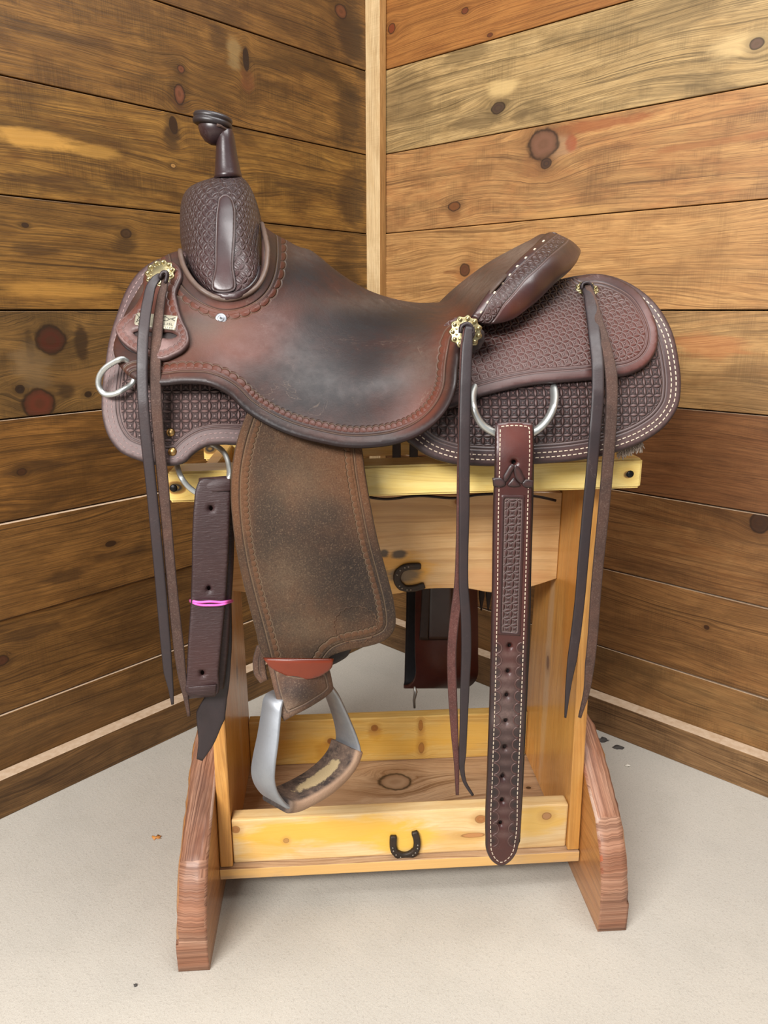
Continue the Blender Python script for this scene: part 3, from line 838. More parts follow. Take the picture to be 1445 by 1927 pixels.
for sgn in (1, -1):
    bm = bmesh.new(); bmesh.ops.create_cube(bm, size=1)
    for v in bm.verts:
        x = v.co.x * .645 + .003; y = -sgn * (.1415 + v.co.y * .057)
        v.co = Vector((x, y, .6975 + .0095 * x / .32 * .5 + v.co.z * .042))
    bmesh.ops.recalc_face_normals(bm, faces=bm.faces[:])
    bmesh.ops.bevel(bm, geom=bm.edges[:], offset=.003, segments=2, affect='EDGES')
    part('rail', finish_bm('rail', bm, P_yel, 0))

iron = metal('old_black_iron', (62, 54, 48), .5, .6, (92, 70, 54), 90, .6)
nail_m = metal('worn_nail_heads', (150, 142, 132), .4, .9)
def horseshoe(c, y, ang, r, wd):
    """open iron shoe with nail holes, standing off a board face at depth y"""
    base_ = [(-r * .93, r * 1.18), (-r * 1.0, r * .6)] + [(r * math.sin(R(t)) * 1.02, -r * math.cos(R(t))) for t in np.linspace(-86, 86, 11)] + [(r * 1.03, r * .6), (r * .88, r * 1.36)]
    cur = smooth([(x * 1000, z * 1000) for x, z in base_], False, r * 1000 * .16) / 1000
    ca, sa = math.cos(R(ang)), math.sin(R(ang))
    pts = [(c[0] + x * ca - z * sa, y - .0035, c[1] + x * sa + z * ca) for x, z in cur]
    P = np.array(pts)
    T = np.gradient(P, axis=0); T /= np.linalg.norm(T, axis=1)[:, None]
    N = np.stack([-T[:, 2], 0 * T[:, 0], T[:, 0]], 1)
    rings = []
    for i in range(len(P)):
        q_ = i / (len(P) - 1); w_ = wd * (1.15 if .33 < q_ < .67 else 1.0) * (.75 if q_ in (0, 1) else 1)
        yv = np.array([0, 1, 0])
        rings.append(np.array([P[i] + N[i] * a * w_ + yv * b * .0035 for a, b in ((-1, .9), (-1, -.4), (-.7, -1), (-.15, -.75), (.15, -.75), (.7, -1), (1, -.4), (1, .9))]))
    o = obj_geo('horseshoe', loft_geo(rings), iron, stand, 'old black iron horseshoe nailed to the %s' % ('front board' if y < -.1 else 'center panel'))
    k = 0
    for i in [int(q_ * (len(P) - 1)) for q_ in (.2, .27, .34, .41, .60, .67, .74, .81)]:
        obj_geo('nail', dome_geo(P[i] + np.array([0, -.0028, 0]) - N[i] * wd * .15, (0, -1, 0), .0018, .0012, 8, 2), nail_m, o)
    return o
horseshoe(tuple(S1(762, 1590, .138)[[0, 2]]), -.138, 4, .0188, .0056)
horseshoe(tuple(S1(768, 1086, .0)[[0, 2]]), 0.0, -84, .0188, .0054)
screw_dark = metal('dark_screw', (40, 38, 38), .4, .8)
for sx, sz in ((.309, .7015), (-.312, .692)):  # the left head stands for a dark knot in the rail
    obj_geo('screw', dome_geo((sx, -.1698, sz), (0, -1, 0), .0055, .0018, 12, 2), screw_dark, stand)
#SADDLE#
# ------------------------------------------------------------------ the saddle
ZS = .66
saddle = empty('western_saddle', (OX, OY, ZS), RHO, label='brown leather western saddle with tall horn, stamped skirts and hanging straps on the pine stand', category='saddle')
C_SK = ('#5d403d', '#7c5750', '#9b8480', '#33262a')
M_skirt = leather('stamped_skirt_leather', (84, 58, 56), (112, 76, 70), (158, 136, 132), (46, 34, 36), .5, pat=dict(cell=.0114, d0=.0265, hi=(150, 112, 106), dust=.75, gcol=(46, 32, 34), fd=.25, h=2.0),
                  lines=(.0205, .0245), grain=.8, mott=.35, edge=.0035)
M_rear = leather('stamped_rear_jockey_leather', (80, 48, 44), (112, 62, 54), (160, 136, 132), (42, 30, 32), .45, pat=dict(cell=.0086, ux=1.25, ang=14, d0=.019, hi=(104, 52, 46), dust=.85, h=1.6),
                 lines=(.0125, .0165), grain=.6, mott=.35, edge=.003)
M_seat = leather('smooth_worn_seat_leather', (66, 47, 42), (120, 60, 40), (146, 122, 104), (36, 31, 33), .42, lines=(.0135,), scal=(.0195, .0088, .0056),
                 lines1=(.0135,), scal1=(.0205, .0092, .0052), grain=.9, mott=.7, edge=.006, speck=.6, dk=.52, scratch=.6, spec=.3)
M_fender = leather('rough_fender_leather', (76, 58, 46), (128, 84, 54), (160, 132, 104), (42, 35, 34), .85, lines=(.0125,), scal=(.0185, .0078, .005), lines1=(), scal1=None,
                   suede=.35, grain=2.6, mott=.9, edge=.002, spec=.25, rawgrain=.55, dk=.5)
M_fork = leather('stamped_fork_leather', (62, 40, 42), (88, 52, 52), (136, 116, 114), (34, 24, 27), .38, pat=dict(cell=.0118, ang=45, d0=.0, hi=(84, 52, 52), dust=.45, h=1.4), grain=.6, mott=.4, edge=0, coat=.15, dk=.5)
M_dark = leather('dark_polished_leather', (58, 38, 40), (84, 50, 48), (134, 114, 112), (30, 22, 25), .36, grain=.7, mott=.5, edge=.0015, coat=.2)
M_cant = leather('stamped_cantle_leather', (62, 38, 38), (98, 52, 44), (138, 116, 112), (32, 24, 27), .36, pat=dict(cell=.0078, d0=.0115, d1=.0235, hi=(86, 52, 50), dust=.5), lines=(.0105, .0245), grain=.6, mott=.5, edge=.002, coat=.2)
M_strapd = leather('black_brown_strap_leather', (56, 44, 46), (78, 54, 50), (118, 104, 100), (36, 29, 32), .5, grain=1.0, mott=.6, edge=.0012)
M_strapr = leather('rough_brown_strap_leather', (88, 66, 58), (114, 80, 66), (146, 124, 110), (52, 40, 38), .8, grain=2.8, mott=.9, edge=.0010, suede=.2, spec=.25, rawgrain=.5)
M_strapred = leather('rough_reddish_strap_leather', (100, 62, 56), (124, 70, 62), (156, 122, 112), (56, 38, 36), .8, grain=2.8, mott=.9, edge=.0010, suede=.2, spec=.25, rawgrain=.5)
M_latigo = leather('wrinkled_latigo_leather', (66, 42, 42), (88, 52, 48), (124, 100, 96), (40, 28, 30), .5, grain=.7, mott=.35, edge=.0018, wrinkle=.9)
M_tab = leather('red_brown_tab_leather', (96, 62, 54), (124, 62, 42), (176, 140, 134), (60, 36, 36), .42, scal=(.0055, .0078, .0052), grain=.7, mott=.4, edge=.0016, dk=.5)
M_billet = leather('red_brown_billet_leather', (84, 42, 38), (112, 56, 46), (158, 128, 120), (44, 30, 32), .38, grain=.6, mott=.35, edge=.003, coat=.1)
M_back = leather('dark_backing_leather', (48, 34, 32), (70, 46, 40), (104, 90, 84), (30, 24, 26), .6, grain=1, mott=.5, edge=.001)
M_hobble = leather('glossy_red_hobble_leather', (142, 52, 20), (160, 66, 26), (170, 110, 70), (90, 34, 16), .36, grain=.5, mott=.3, edge=.0014, coat=.2)
M_worn = leather('worn_stirrup_leather', (92, 62, 46), (130, 88, 60), (166, 140, 116), (44, 36, 36), .8, grain=2.4, mott=1.0, edge=.001, suede=.2, lines=(.009,), rawgrain=.5)
M_thread = plain('cream_thread', (206, 188, 166), (170, 148, 130), .8)
M_thread_d = plain('soiled_thread', (148, 122, 118), (96, 76, 76), .8)
M_silver = metal('brushed_silver', (196, 198, 194), .36, .88, (150, 150, 146), 70, .15)
M_alu = metal('worn_aluminium', (162, 165, 170), .48, .75, (132, 134, 138), 50, .25)
M_concho = metal('tarnished_gold_silver', (172, 160, 122), .36, 1, (110, 88, 52), 120, .3)
M_brass = metal('antique_brass', (176, 142, 92), .32, 1, (110, 84, 54), 160, .3)
M_hole = plain('dark_hole', (18, 12, 11), None, .9)
M_fleece = plain('grey_fleece', (168, 152, 138), (112, 96, 84), .95, 200, 1.5)

SK = TPS([(325, 485, .085), (262, 515, .115), (215, 610, .155), (195, 740, .195), (205, 820, .215), (262, 868, .225), (350, 872, .228), (445, 840, .222), (600, 850, .215), (775, 840, .218),
          (900, 877, .222), (1050, 868, .222), (1150, 845, .216), (1250, 800, .202), (1279, 740, .185), (1262, 620, .13), (1210, 555, .075), (1165, 528, .03), (1120, 520, .012), (1050, 530, .03), (950, 580, .08),
          (950, 720, .19), (700, 600, .06), (700, 700, .15), (500, 600, .11), (400, 700, .19), (300, 650, .17), (1150, 650, .15), (1050, 620, .125)])
skirt = sheet('skirt', [(470, 560), (400, 480), (345, 476), (325, 484), (290, 494), (262, 514), (240, 545), (222, 590), (207, 640), (199, 690), (193, 740), (194, 785), (205, 822), (226, 850), (262, 867), (300, 876), (332, 876), (350, 870), (364, 856), (388, 841), (420, 837), (450, 838),
        (520, 815), (640, 790), (740, 812), (772, 836), (800, 856), (845, 872), (900, 877), (1000, 874), (1090, 866), (1150, 854), (1212, 830), (1252, 800), (1274, 765), (1279, 730), (1275, 680), (1262, 625), (1238, 582), (1208, 552), (1172, 531), (1120, 519), (1060, 530), (960, 585), (800, 620), (620, 600)],
        SK, .0065, M_skirt, saddle, 6.5, mirror=True,
        tones=[(260, 700, 90, 110, 0, .7), (380, 780, 90, 60, 0, .5), (260, 780, 150, 120, 1, .75), (900, 840, 150, 40, 2, .5), (1200, 780, 100, 70, 1, .3), (1000, 770, 90, 40, 2, .4)])  # broad pale tone at lower left paints the skirt's pinkish-grey sheen into the colour
sk_l = lambda a: a[0] < 460
sk_r = lambda a: a[0] > 760
saddle_loc = (0, 0, -ZS)
for dpx in (12.0, 21.0):
    stitch(skirt, dpx, saddle, M_thread_d, 5.5, 4.0, .0005, sk_l, loc=saddle_loc)
    stitch(skirt, dpx, saddle, M_thread, 6.5, 3.6, .00065, sk_r, loc=saddle_loc)

RJ = lambda P: SK(P) + .012
rear = sheet('rear_jockey', [(860, 600), (905, 604), (950, 596), (1000, 562), (1045, 530), (1070, 528), (1100, 521), (1128, 519), (1165, 530), (1200, 552), (1225, 590), (1237, 630), (1233, 662), (1214, 690), (1184, 706), (1140, 713), (1080, 719), (1000, 726), (940, 738), (890, 752), (840, 770), (800, 700)],
        RJ, .0055, M_rear, saddle, 6.0, mirror=True,
        c0=[(1095, 519), (1128, 519), (1165, 530), (1200, 552), (1225, 590), (1237, 630), (1233, 662), (1214, 690), (1184, 706), (1140, 713), (1080, 719), (1000, 726), (940, 738), (890, 752), (840, 770)],
        tones=[(1215, 650, 40, 80, 0, .9), (1150, 640, 70, 60, 0, .6), (960, 640, 90, 60, 0, .5), (980, 690, 100, 40, 1, .3), (1060, 560, 50, 25, 2, .9), (1140, 545, 40, 20, 2, .5)])

ST_ = TPS([(490, 428, .035), (540, 455, .0), (600, 485, .0), (650, 525, .0), (690, 548, -.01), (740, 565, -.035), (780, 572, -.07), (825, 573, -.14),
           (852, 548, -.155), (888, 519, -.145), (924, 494, -.12), (960, 474, -.085), (996, 456, -.045), (1030, 444, .0),
           (1005, 470, .062), (960, 512, .105), (915, 560, .145), (890, 598, .172), (930, 510, .02), (890, 545, -.03), (860, 575, -.05), (980, 474, .0),
           (216, 650, .188), (235, 700, .215), (262, 722, .228), (300, 726, .234), (350, 724, .238), (400, 730, .243), (460, 775, .247), (540, 818, .256), (650, 843, .262), (750, 835, .260), (820, 795, .250), (858, 730, .235), (868, 660, .213), (885, 622, .195),
           (600, 600, .12), (600, 700, .195), (700, 640, .12), (700, 730, .21), (780, 640, .13), (780, 720, .20), (820, 610, .07), (450, 610, .178), (530, 550, .125), (530, 640, .175), (360, 610, .188), (300, 640, .198), (290, 530, .135), (265, 560, .145), (338, 490, .115), (410, 590, .172),
           (500, 500, .12), (497, 460, .09)], 2e-4)
seat_ol = [(345, 478), (300, 492), (270, 535), (238, 590), (222, 630), (215, 655), (222, 684), (238, 704), (262, 720), (300, 727), (350, 723), (395, 727), (428, 743), (460, 773), (500, 799), (545, 819), (600, 834), (650, 843), (700, 843), (750, 835), (790, 819), (822, 795), (846, 764), (859, 730), (863, 690), (868, 650), (880, 625), (892, 600),
           (918, 562), (962, 514), (1004, 474), (1034, 445), (1028, 443), (996, 456), (960, 474), (924, 494), (888, 519), (852, 548), (826, 572, 'c'), (780, 572), (740, 565), (690, 548), (650, 525), (620, 503), (600, 486), (583, 474), (560, 467), (538, 455), (510, 440), (489, 424, 'c'), (492, 470), (489, 512), (472, 544), (450, 556), (424, 562), (392, 552), (368, 533), (353, 508)]
seat = sheet('seat', seat_ol, ST_, .0055, M_seat, saddle, 6.0, off=0, rnd=.0055,
        c0=[(262, 720), (300, 727), (350, 723), (395, 727), (428, 743), (460, 773), (500, 799), (545, 819), (600, 834), (650, 843), (700, 843), (750, 835), (790, 819), (822, 795), (846, 764), (859, 730), (863, 690), (868, 650)],
        c1=[(340, 480), (347, 505), (362, 533), (388, 556), (425, 568), (455, 562), (478, 545), (491, 520), (496, 490), (496, 450)],
        tones=[(470, 640, 60, 45, 0, 1.1), (540, 600, 30, 50, 0, .7), (400, 660, 90, 45, 0, .6), (840, 650, 28, 50, 0, 1.0), (800, 760, 50, 55, 0, .8), (760, 790, 60, 30, 0, .4), (330, 700, 60, 20, 0, .5), (425, 585, 70, 14, 0, .9), (870, 600, 22, 22, 0, .7),
               (650, 640, 150, 90, 2, .8), (620, 760, 130, 55, 2, .7), (560, 510, 70, 50, 2, .8), (750, 600, 100, 30, 2, .6),
               (700, 575, 120, 20, 1, .35), (560, 480, 60, 25, 1, .3), (800, 690, 60, 60, 1, .35), (980, 480, 60, 30, 1, 1.0), (900, 540, 50, 30, 1, .8), (415, 620, 50, 30, 1, .35), (300, 540, 40, 40, 1, .5), (340, 640, 60, 50, 1, .3)])
far_ol = [(480, 470), (540, 470), (600, 500), (690, 562), (780, 590), (860, 640), (860, 730), (820, 795), (750, 835), (650, 843), (545, 819), (460, 773), (395, 727), (300, 727), (262, 720), (222, 684), (222, 640), (300, 560), (400, 590)]
tmp = sheet('seat_jockey', far_ol, lambda P: np.maximum(ST_(P), .0), .005, M_seat, saddle, 9, c0=[(262, 720), (460, 773), (650, 843)], mirror=True, label='far side of the seat leather')
bpy.data.objects.remove(tmp.ob)

# fork: a swelled body on both sides of the mid plane
fr = np.array([(333, 404, 455, .02), (337, 388, 461, .040), (344, 366, 467, .058), (354, 352, 472, .074), (370, 343, 478, .092), (390, 339, 483, .108), (420, 338, 488, .126), (450, 339, 492, .140), (480, 344, 495, .151), (500, 350, 496, .158), (520, 360, 496, .164), (540, 373, 489, .169), (553, 387, 478, .171), (562, 402, 463, .172), (567, 418, 444, .170)], float)
FY = np.concatenate([np.arange(333, 560, 6.0), np.arange(560, 568, 2)])
FXL, FXR, FB = [np.interp(FY, fr[:, 0], fr[:, k]) for k in (1, 2, 3)]
def smooth1(a):
    for _ in range(2): a = np.concatenate([[a[0]], (a[:-2] + 2 * a[1:-1] + a[2:]) / 4, [a[-1]]])
    return a
FXL, FXR, FB = smooth1(FXL), smooth1(FXR), smooth1(FB)
NK = 96
rings, uvs, tones = [], [], []
def fexp(y): return np.interp(y, [400, 470, 520], [2.3, 2.9, 4.6])
def fork_o(P):
    P = np.atleast_2d(P); xl = np.interp(P[:, 1], FY, FXL); xr = np.interp(P[:, 1], FY, FXR); b = np.interp(P[:, 1], FY, FB)
    t = np.clip((P[:, 0] - (xl + xr) / 2) / ((xr - xl) / 2), -.999, .999)
    n_ = fexp(P[:, 1])
    return b * (1 - np.abs(t) ** n_) ** (1 / n_)
for y, xl, xr, b in zip(FY, FXL, FXR, FB):
    cx, a = (xl + xr) / 2, (xr - xl) / 2
    ph = np.arange(NK) * 2 * math.pi / NK
    e_ = 2 / fexp(y)
    cxs = np.sign(np.cos(ph)) * np.abs(np.cos(ph)) ** e_; sys_ = np.sign(np.sin(ph)) * np.abs(np.sin(ph)) ** e_
    o = b * sys_
    Pn = np.stack([cx + a * cxs, np.full(NK, y)], 1)
    pos = S(Pn, np.abs(o)); pos[:, 1] = -o
    rings.append(pos)
    arc = np.cumsum(np.linalg.norm(np.diff(pos, axis=0, prepend=pos[:1]), axis=1))
    uvs.append(np.stack([arc - arc[NK // 4], pos[:, 2]], 1)); tones.append(np.stack([np.exp(-((y - 520) / 50) ** 2) * np.ones(NK) * .8, np.full(NK, .12), np.exp(-((y - 345) / 30) ** 2) * np.ones(NK) * .6], 1))
V, Fc = loft_geo(rings)
me = mesh_from('fork', V, Fc, M_fork, np.vstack(uvs), None, None, np.vstack(tones))
bm = bmesh.new(); bm.from_mesh(me); bmesh.ops.recalc_face_normals(bm, faces=bm.faces[:]); bm.to_mesh(me); bm.free()
fork = add('fork', me, saddle, saddle_loc)
FO = lambda P: fork_o(P)
# smooth welt band down the side of the swell and a plain border below it
sheet('fork_welt', [(408, 392), (412, 374), (424, 367), (436, 374), (442, 392), (443, 430), (440, 500), (440, 548), (421, 552), (403, 548), (404, 500), (405, 440)], FO, .0026, leather('smooth_welt_leather', (58, 38, 40), (84, 50, 48), (140, 120, 116), (30, 22, 25), .36, grain=.7, mott=.5, edge=.0006, coat=.2, lines=(.0022,)), fork, 5, rnd=.003, label='smooth dark band down the side of the swell', tones=[(422, 520, 20, 40, 0, .6)]).ob.location = (0, 0, 0)
lip = smooth([(349, 498), (358, 520), (372, 541), (394, 557), (422, 565), (452, 560), (474, 546), (488, 524), (492, 500)], False, 4)
lip_in = smooth([(486, 500), (481, 520), (466, 538), (446, 548), (421, 551), (396, 547), (378, 533), (366, 516), (357, 498)], False, 4)
sheet('fork_border', np.vstack([lip, lip_in]), FO, .0028, M_dark, fork, 5, pre=True, rnd=.002, tones=[(420, 560, 60, 12, 0, .4)]).ob.location = (0, 0, 0)
# rolled rim where the seat leather meets the swell
rim = smooth([(342, 478), (348, 505), (361, 529), (386, 554), (424, 567), (455, 561), (479, 544), (492, 519), (497, 488), (495, 450), (490, 427)], False, 5)
ro, _ = seat.surf(rim, .0015)
obj_geo('swell_rim', tube_geo(ro, .0034, 10), leather('rim_leather', (110, 88, 76), (120, 92, 76), (166, 146, 128), (52, 42, 40), .5, edge=0, tone=False), saddle, 'rolled rim around the foot of the swell')

# horn
hs = [(338, 402, 456, .030), (330, 404, 455, .027), (318, 405, 453, .0255), (300, 406, 449, .0225), (285, 406.5, 446, .021), (272, 407.5, 444, .0195), (262, 408, 442.5, .0185), (254, 409, 441, .017), (246, 413, 439, .014), (240, 417, 437, .009)]
rings = []
for y, a, b, o in hs:
    ph = np.arange(28) * 2 * math.pi / 28
    P = np.stack([(a + b) / 2 + (b - a) / 2 * np.cos(ph), np.full(28, y) + (np.cos(ph) * (4 if y < 320 else -1))], 1)
    p = S(P, 0.0); p[:, 1] = -o * np.sin(ph); rings.append(p)
horn = obj_geo('horn', loft_geo(rings), M_dark, saddle, 'tall smooth horn with a flat round cap', tone=True)
def disc(c, tilt, prof, n=36, sx=1.0):
    """lathe of (radius, height) rings about an axis leaning in the x-z plane"""
    ax = np.array([math.sin(tilt), 0, math.cos(tilt)]); e1 = np.array([math.cos(tilt), 0, -math.sin(tilt)]); e2 = np.array([0, 1, 0])
    return loft_geo([np.array([c + ax * h + r * (math.cos(k*2*math.pi/n) * e1 * sx + math.sin(k*2*math.pi/n) * e2) for k in range(n)]) for r, h in prof])
cb = S1(400, 232, 0)
M_capw = leather('dark_horn_wrap', (50, 42, 44), (70, 52, 50), (120, 104, 98), (30, 26, 28), .42, grain=.8, mott=.5, edge=0, tone=False, coat=.15)
obj_geo('horn_bulb', disc(S1(402, 250, 0), R(16), [(.001, -.016), (.009, -.014), (.0165, -.008), (.0215, .0), (.0225, .007), (.021, .0125), (.001, .0135)]), M_dark, horn, loc=(0, 0, 0), tone=True)
obj_geo('horn_cap', disc(cb, R(9), [(.0005, -.005), (.0225, -.005), (.0262, -.0035), (.0272, -.0005), (.0262, .0025), (.0255, .0032), (.0262, .004), (.0268, .0065), (.0255, .0092), (.0215, .0108), (.001, .0115)]), M_capw, horn, loc=(0, 0, 0), label='black flat round horn cap')
obj_geo('cap_seam', tube_geo([S1(422, 240, -.019) * [1, 1, 1], S1(428, 244, .006), S1(424, 243, .014), S1(415, 237, .021), S1(408, 235, .0235)], .0018, 8), M_strapr, horn, loc=(0, 0, 0))

# cantle back: a rolled crescent
cr_in = [(1032, 442), (1001, 469), (958, 510), (914, 558), (886, 597)]
cr_out = [(905, 609), (930, 610), (958, 602), (1000, 572), (1040, 534), (1070, 508), (1084, 490), (1089, 476), (1080, 464), (1058, 450)]
CT_ = TPS([(1034, 444, .0), (1003, 471, .070), (961, 512, .116), (917, 560, .157), (889, 598, .180), (905, 609, .182), (958, 602, .165), (1000, 572, .140), (1040, 534, .105), (1070, 508, .066), (1086, 488, .03), (1080, 462, .0), (1056, 449, .0), (1089, 476, .0), (1040, 500, .105), (1000, 540, .142), (950, 585, .170), (1060, 470, .05)])
cant = sheet('cantle_back', [p + (('c',) if i in (4,) else ()) for i, p in enumerate(cr_in)] + cr_out, CT_, .008, M_cant, saddle, 5, rnd=.012, mirror=True, c0=cr_in,
             tones=[(1000, 590, 90, 16, 0, .9), (1075, 500, 20, 30, 0, .5), (960, 560, 60, 30, 0, .3), (1060, 470, 40, 20, 2, .6)], label='rolled stamped cantle back with white lacing')
stitch(cant, 7, cant.ob, M_thread, 5, 17, .0010, None, curve=smooth([(1022, 462), (1008, 476), (966, 519), (924, 566), (900, 596)], False, 4), loc=(0, 0, 0))

# front tab with maker's plate
TABO = lambda P: ST_(P) + .010
tab = sheet('rigging_tab', [(276, 515), (292, 500), (312, 494), (330, 497), (341, 508), (344, 524), (338, 540), (333, 552), (336, 575), (345, 605), (356, 630), (357, 648), (347, 662), (330, 672), (309, 680), (290, 679), (262, 668), (240, 654), (225, 638), (219, 622), (228, 606), (246, 590), (262, 570), (272, 545), (271, 530)],
            TABO, .005, M_tab, saddle, 5, rnd=.003, holes=[(smooth([(251, 628), (258, 625), (295, 627), (330, 630), (335, 634), (330, 637), (290, 635), (256, 633)], True, 5), 0, 0, 0)],
            tones=[(300, 580, 40, 40, 0, .6), (228, 630, 24, 50, 1, .7), (300, 660, 60, 24, 1, .5), (300, 655, 50, 20, 1, .5), (235, 640, 20, 30, 1, .4)], label='red-brown pear-shaped tab with a slot and a silver plate')
sheet('tab_backing', [(222, 630), (228, 612), (262, 606), (345, 612), (354, 640), (330, 668), (305, 676), (260, 668), (235, 655)], lambda P: ST_(P) + .0065, .002, M_back, tab.ob, 8).ob.location = (0, 0, 0)
plate = sheet('maker_plate', [(256, 587, 'c'), (335, 595, 'c'), (330, 622, 'c'), (251, 613, 'c')], lambda P: ST_(P) + .0158, .0012, metal('worn_plate_silver', (176, 170, 150), .5, .7, (120, 112, 96), 160, .4), tab.ob, 5, rnd=.001, label='engraved silver plate, its lettering worn')
plate.ob.location = (0, 0, 0)
M_engr = plain('engraved_dark_fill', (54, 50, 44), (34, 30, 28), .6)
geo = []
def eng(pts, r=.00042):
    p, _ = plate.surf(pts, .0001); geo.append(tube_geo(p, r, 5))
eng([(258, 592), (263, 598), (259, 604)]); eng([(268, 592), (263, 598), (268, 604)]); eng([(257, 607), (262, 604), (265, 609), (260, 611), (270, 612)])
rr = random.Random(4)
for y0 in (609.5, 616.5):
    x = 306.0
    while x < 326:
        t = rr.choice((0, 1, 2)); dy = (x - 300) * .105
        yy = y0 + dy - 2
        if t == 0: eng([(x, yy + 4), (x + 1.2, yy), (x + 2.6, yy + 4)], .0003)
        elif t == 1: eng([(x, yy), (x, yy + 4), (x + 2.4, yy + 4)], .0003)
        else: eng([(x + 2.2, yy), (x, yy + .8), (x + 2.2, yy + 3), (x, yy + 4)], .0003)
        x += 4.2
eng([(304, 599), (312, 597), (320, 602), (331, 599)]); eng([(304, 603), (314, 605), (322, 601), (330, 605)])
V, Fc = join_geo(geo)
add('engraving', mesh_from('engraving', V, Fc, M_engr), tab.ob, (0, 0, 0), kind='stuff')

def concho(name, c, axis, r, beads=11, mat=M_concho, parent=saddle, label=None, sq=1.0, petals=None):
    ax = np.asarray(axis, float); ax /= np.linalg.norm(ax)
    t = np.array([0, 0, 1.0]); a = np.cross(ax, t); a /= np.linalg.norm(a); b = np.cross(a, ax)
    n = beads * 6; rings = []
    for rr_, h, sc_ in ((1.0, -.0004, .07), (1.02, .0008, .07), (.93, .0018, .06), (.74, .0013, .02), (.66, .0020, .0), (.45, .0030, 0), (.2, .0036, 0), (.03, .0037, 0)):
        rings.append(np.array([np.asarray(c) + ax * h + r * rr_ * (1 + sc_ * math.cos(beads * k * 2 * math.pi / n)) * (math.cos(k*2*math.pi/n) * a + math.sin(k*2*math.pi/n) * b) for k in range(n)]))
    ob_ = obj_geo(name, loft_geo(rings), mat, parent, label)
    geo_ = []
    for k in range(beads):
        an = 2 * math.pi * k / beads
        cc = np.asarray(c) + r * .84 * (math.cos(an) * a + math.sin(an) * b) + ax * .0014
        geo_.append(dome_geo(cc, ax, r * .15, r * .15, 9, 3))
        an = 2 * math.pi * (k + .5) / beads
        cc = np.asarray(c) + r * .6 * (math.cos(an) * a + math.sin(an) * b) + ax * .0018
        geo_.append(dome_geo(cc, ax, r * .09, r * .08, 7, 2))
    obj_geo('beads', join_geo(geo_), mat, ob_, loc=(0, 0, 0), kind='stuff')
    return ob_

def rosette_leather(c, axis, r, mat=M_back, parent=saddle):
    ax = np.asarray(axis, float); ax /= np.linalg.norm(ax)
    a = np.cross(ax, [0, 0, 1.0]); a /= np.linalg.norm(a); b = np.cross(a, ax); n = 66
    rings = [np.array([np.asarray(c) + ax * h + r * k_ * (1 + .035 * math.cos(11 * k * 2 * math.pi / n)) * (math.cos(k*2*math.pi/n) * a + math.sin(k*2*math.pi/n) * b) for k in range(n)]) for k_, h in ((.96, -.004), (1, -.002), (1, .0), (.95, .001), (.02, .001))]
    return obj_geo('rosette', loft_geo(rings), mat, parent, tone=True)

p, nrm = tab.surf((306, 523), .001); n0 = nrm[0] * .6 + np.array([-.1, -.9, .35])
concho('concho', p[0] + n0 * .001, n0, .0185, label='gilt scalloped concho at the front strings')
p, nrm = seat.surf((868, 632), .002); ca = np.array([-.05, -.95, .25]); cpos = S1(876, 625, .212)
rosette_leather(S1(885, 634, .208), (.1, -.95, .2), .0185)
concho('concho', cpos, ca, .0195, label='silver-gilt scalloped concho below the cantle')
rc = S1(1104, 548, .062); rax = np.array([.02, -.62, .78])
rosette_leather(rc, rax, .0215)
concho('concho', rc + rax * .002, rax, .0165, label='dark gilt concho on the rear skirt, partly in shade')

# knots of the strings over the conchos
def knot(pts, o, r, name='string_knot'):
    c = smooth(pts, False, 4); q = S(c, o)
    obj_geo(name, tube_geo(q, r, 8, .55), M_strapd, saddle, tone=True)

# saddle strings: (px, py, width, o)
ribbon('saddle_string', [(310, 520, 12, .165), (298, 522, 15, .178), (287, 535, 18, .188), (279, 565, 20, .200), (271, 620, 21, .218), (268, 690, 21, .236), (270, 760, 21, .243), (276, 830, 21, .244), (284, 905, 20, .244), (292, 985, 20, .244), (300, 1070, 20, .243), (307, 1150, 20, .243), (313, 1220, 19, .242), (317, 1265, 17, .242), (322, 1295, 10, .242), (325, 1324, 5, .242)], .0028, M_strapd, saddle, label='dark smooth front saddle string')
ribbon('saddle_string', [(308, 516, 10, .168), (310, 530, 13, .176), (304, 560, 16, .186), (297, 620, 20, .206), (293, 690, 21, .230), (295, 760, 21, .240), (300, 830, 21, .240), (307, 905, 21, .240), (314, 985, 20, .240), (321, 1070, 20, .239), (329, 1150, 20, .239), (337, 1220, 20, .238), (343, 1270, 16, .238), (350, 1310, 10, .238), (356, 1346, 6, .238)], .003, M_strapr, saddle, label='rough brown front saddle string')
knot([(302, 524), (306, 513), (313, 512), (314, 524), (311, 533)], .178, .0045)
ribbon('saddle_string', [(880, 612, 17, .223), (880, 622, 20, .226), (876, 650, 20, .232), (874, 720, 21, .245), (872, 800, 21, .252), (870, 880, 21, .255), (869, 960, 21, .256), (868, 1030, 22, .256), (864, 1100, 20, .256), (856, 1160, 18, .256, .002), (851, 1220, 17, .256, .003), (852, 1300, 17, .256, .003), (856, 1380, 14, .256, .002), (859, 1440, 10, .256), (860, 1494, 6, .256)], .003, M_strapred, saddle, label='rough reddish string hanging from the cantle concho')
ribbon('saddle_string', [(882, 614, 14, .227), (879, 650, 20, .236), (876, 720, 21, .249), (874, 800, 21, .256), (873, 880, 21, .259), (873, 960, 20, .260), (872, 1030, 18, .260), (872, 1100, 18, .260), (876, 1160, 19, .260), (877, 1220, 19, .260), (874, 1300, 17, .260), (872, 1360, 15, .260), (870, 1415, 14, .260), (869, 1445, 10, .260), (874, 1470, 7, .260), (889, 1495, 5, .258)], .0028, M_strapd, saddle, label='dark smooth string hanging from the cantle concho')
knot([(866, 627), (868, 614), (880, 609), (888, 616), (890, 630), (884, 640)], .226, .0045)
knot([(889, 624), (884, 634), (874, 634)], .229, .0032)
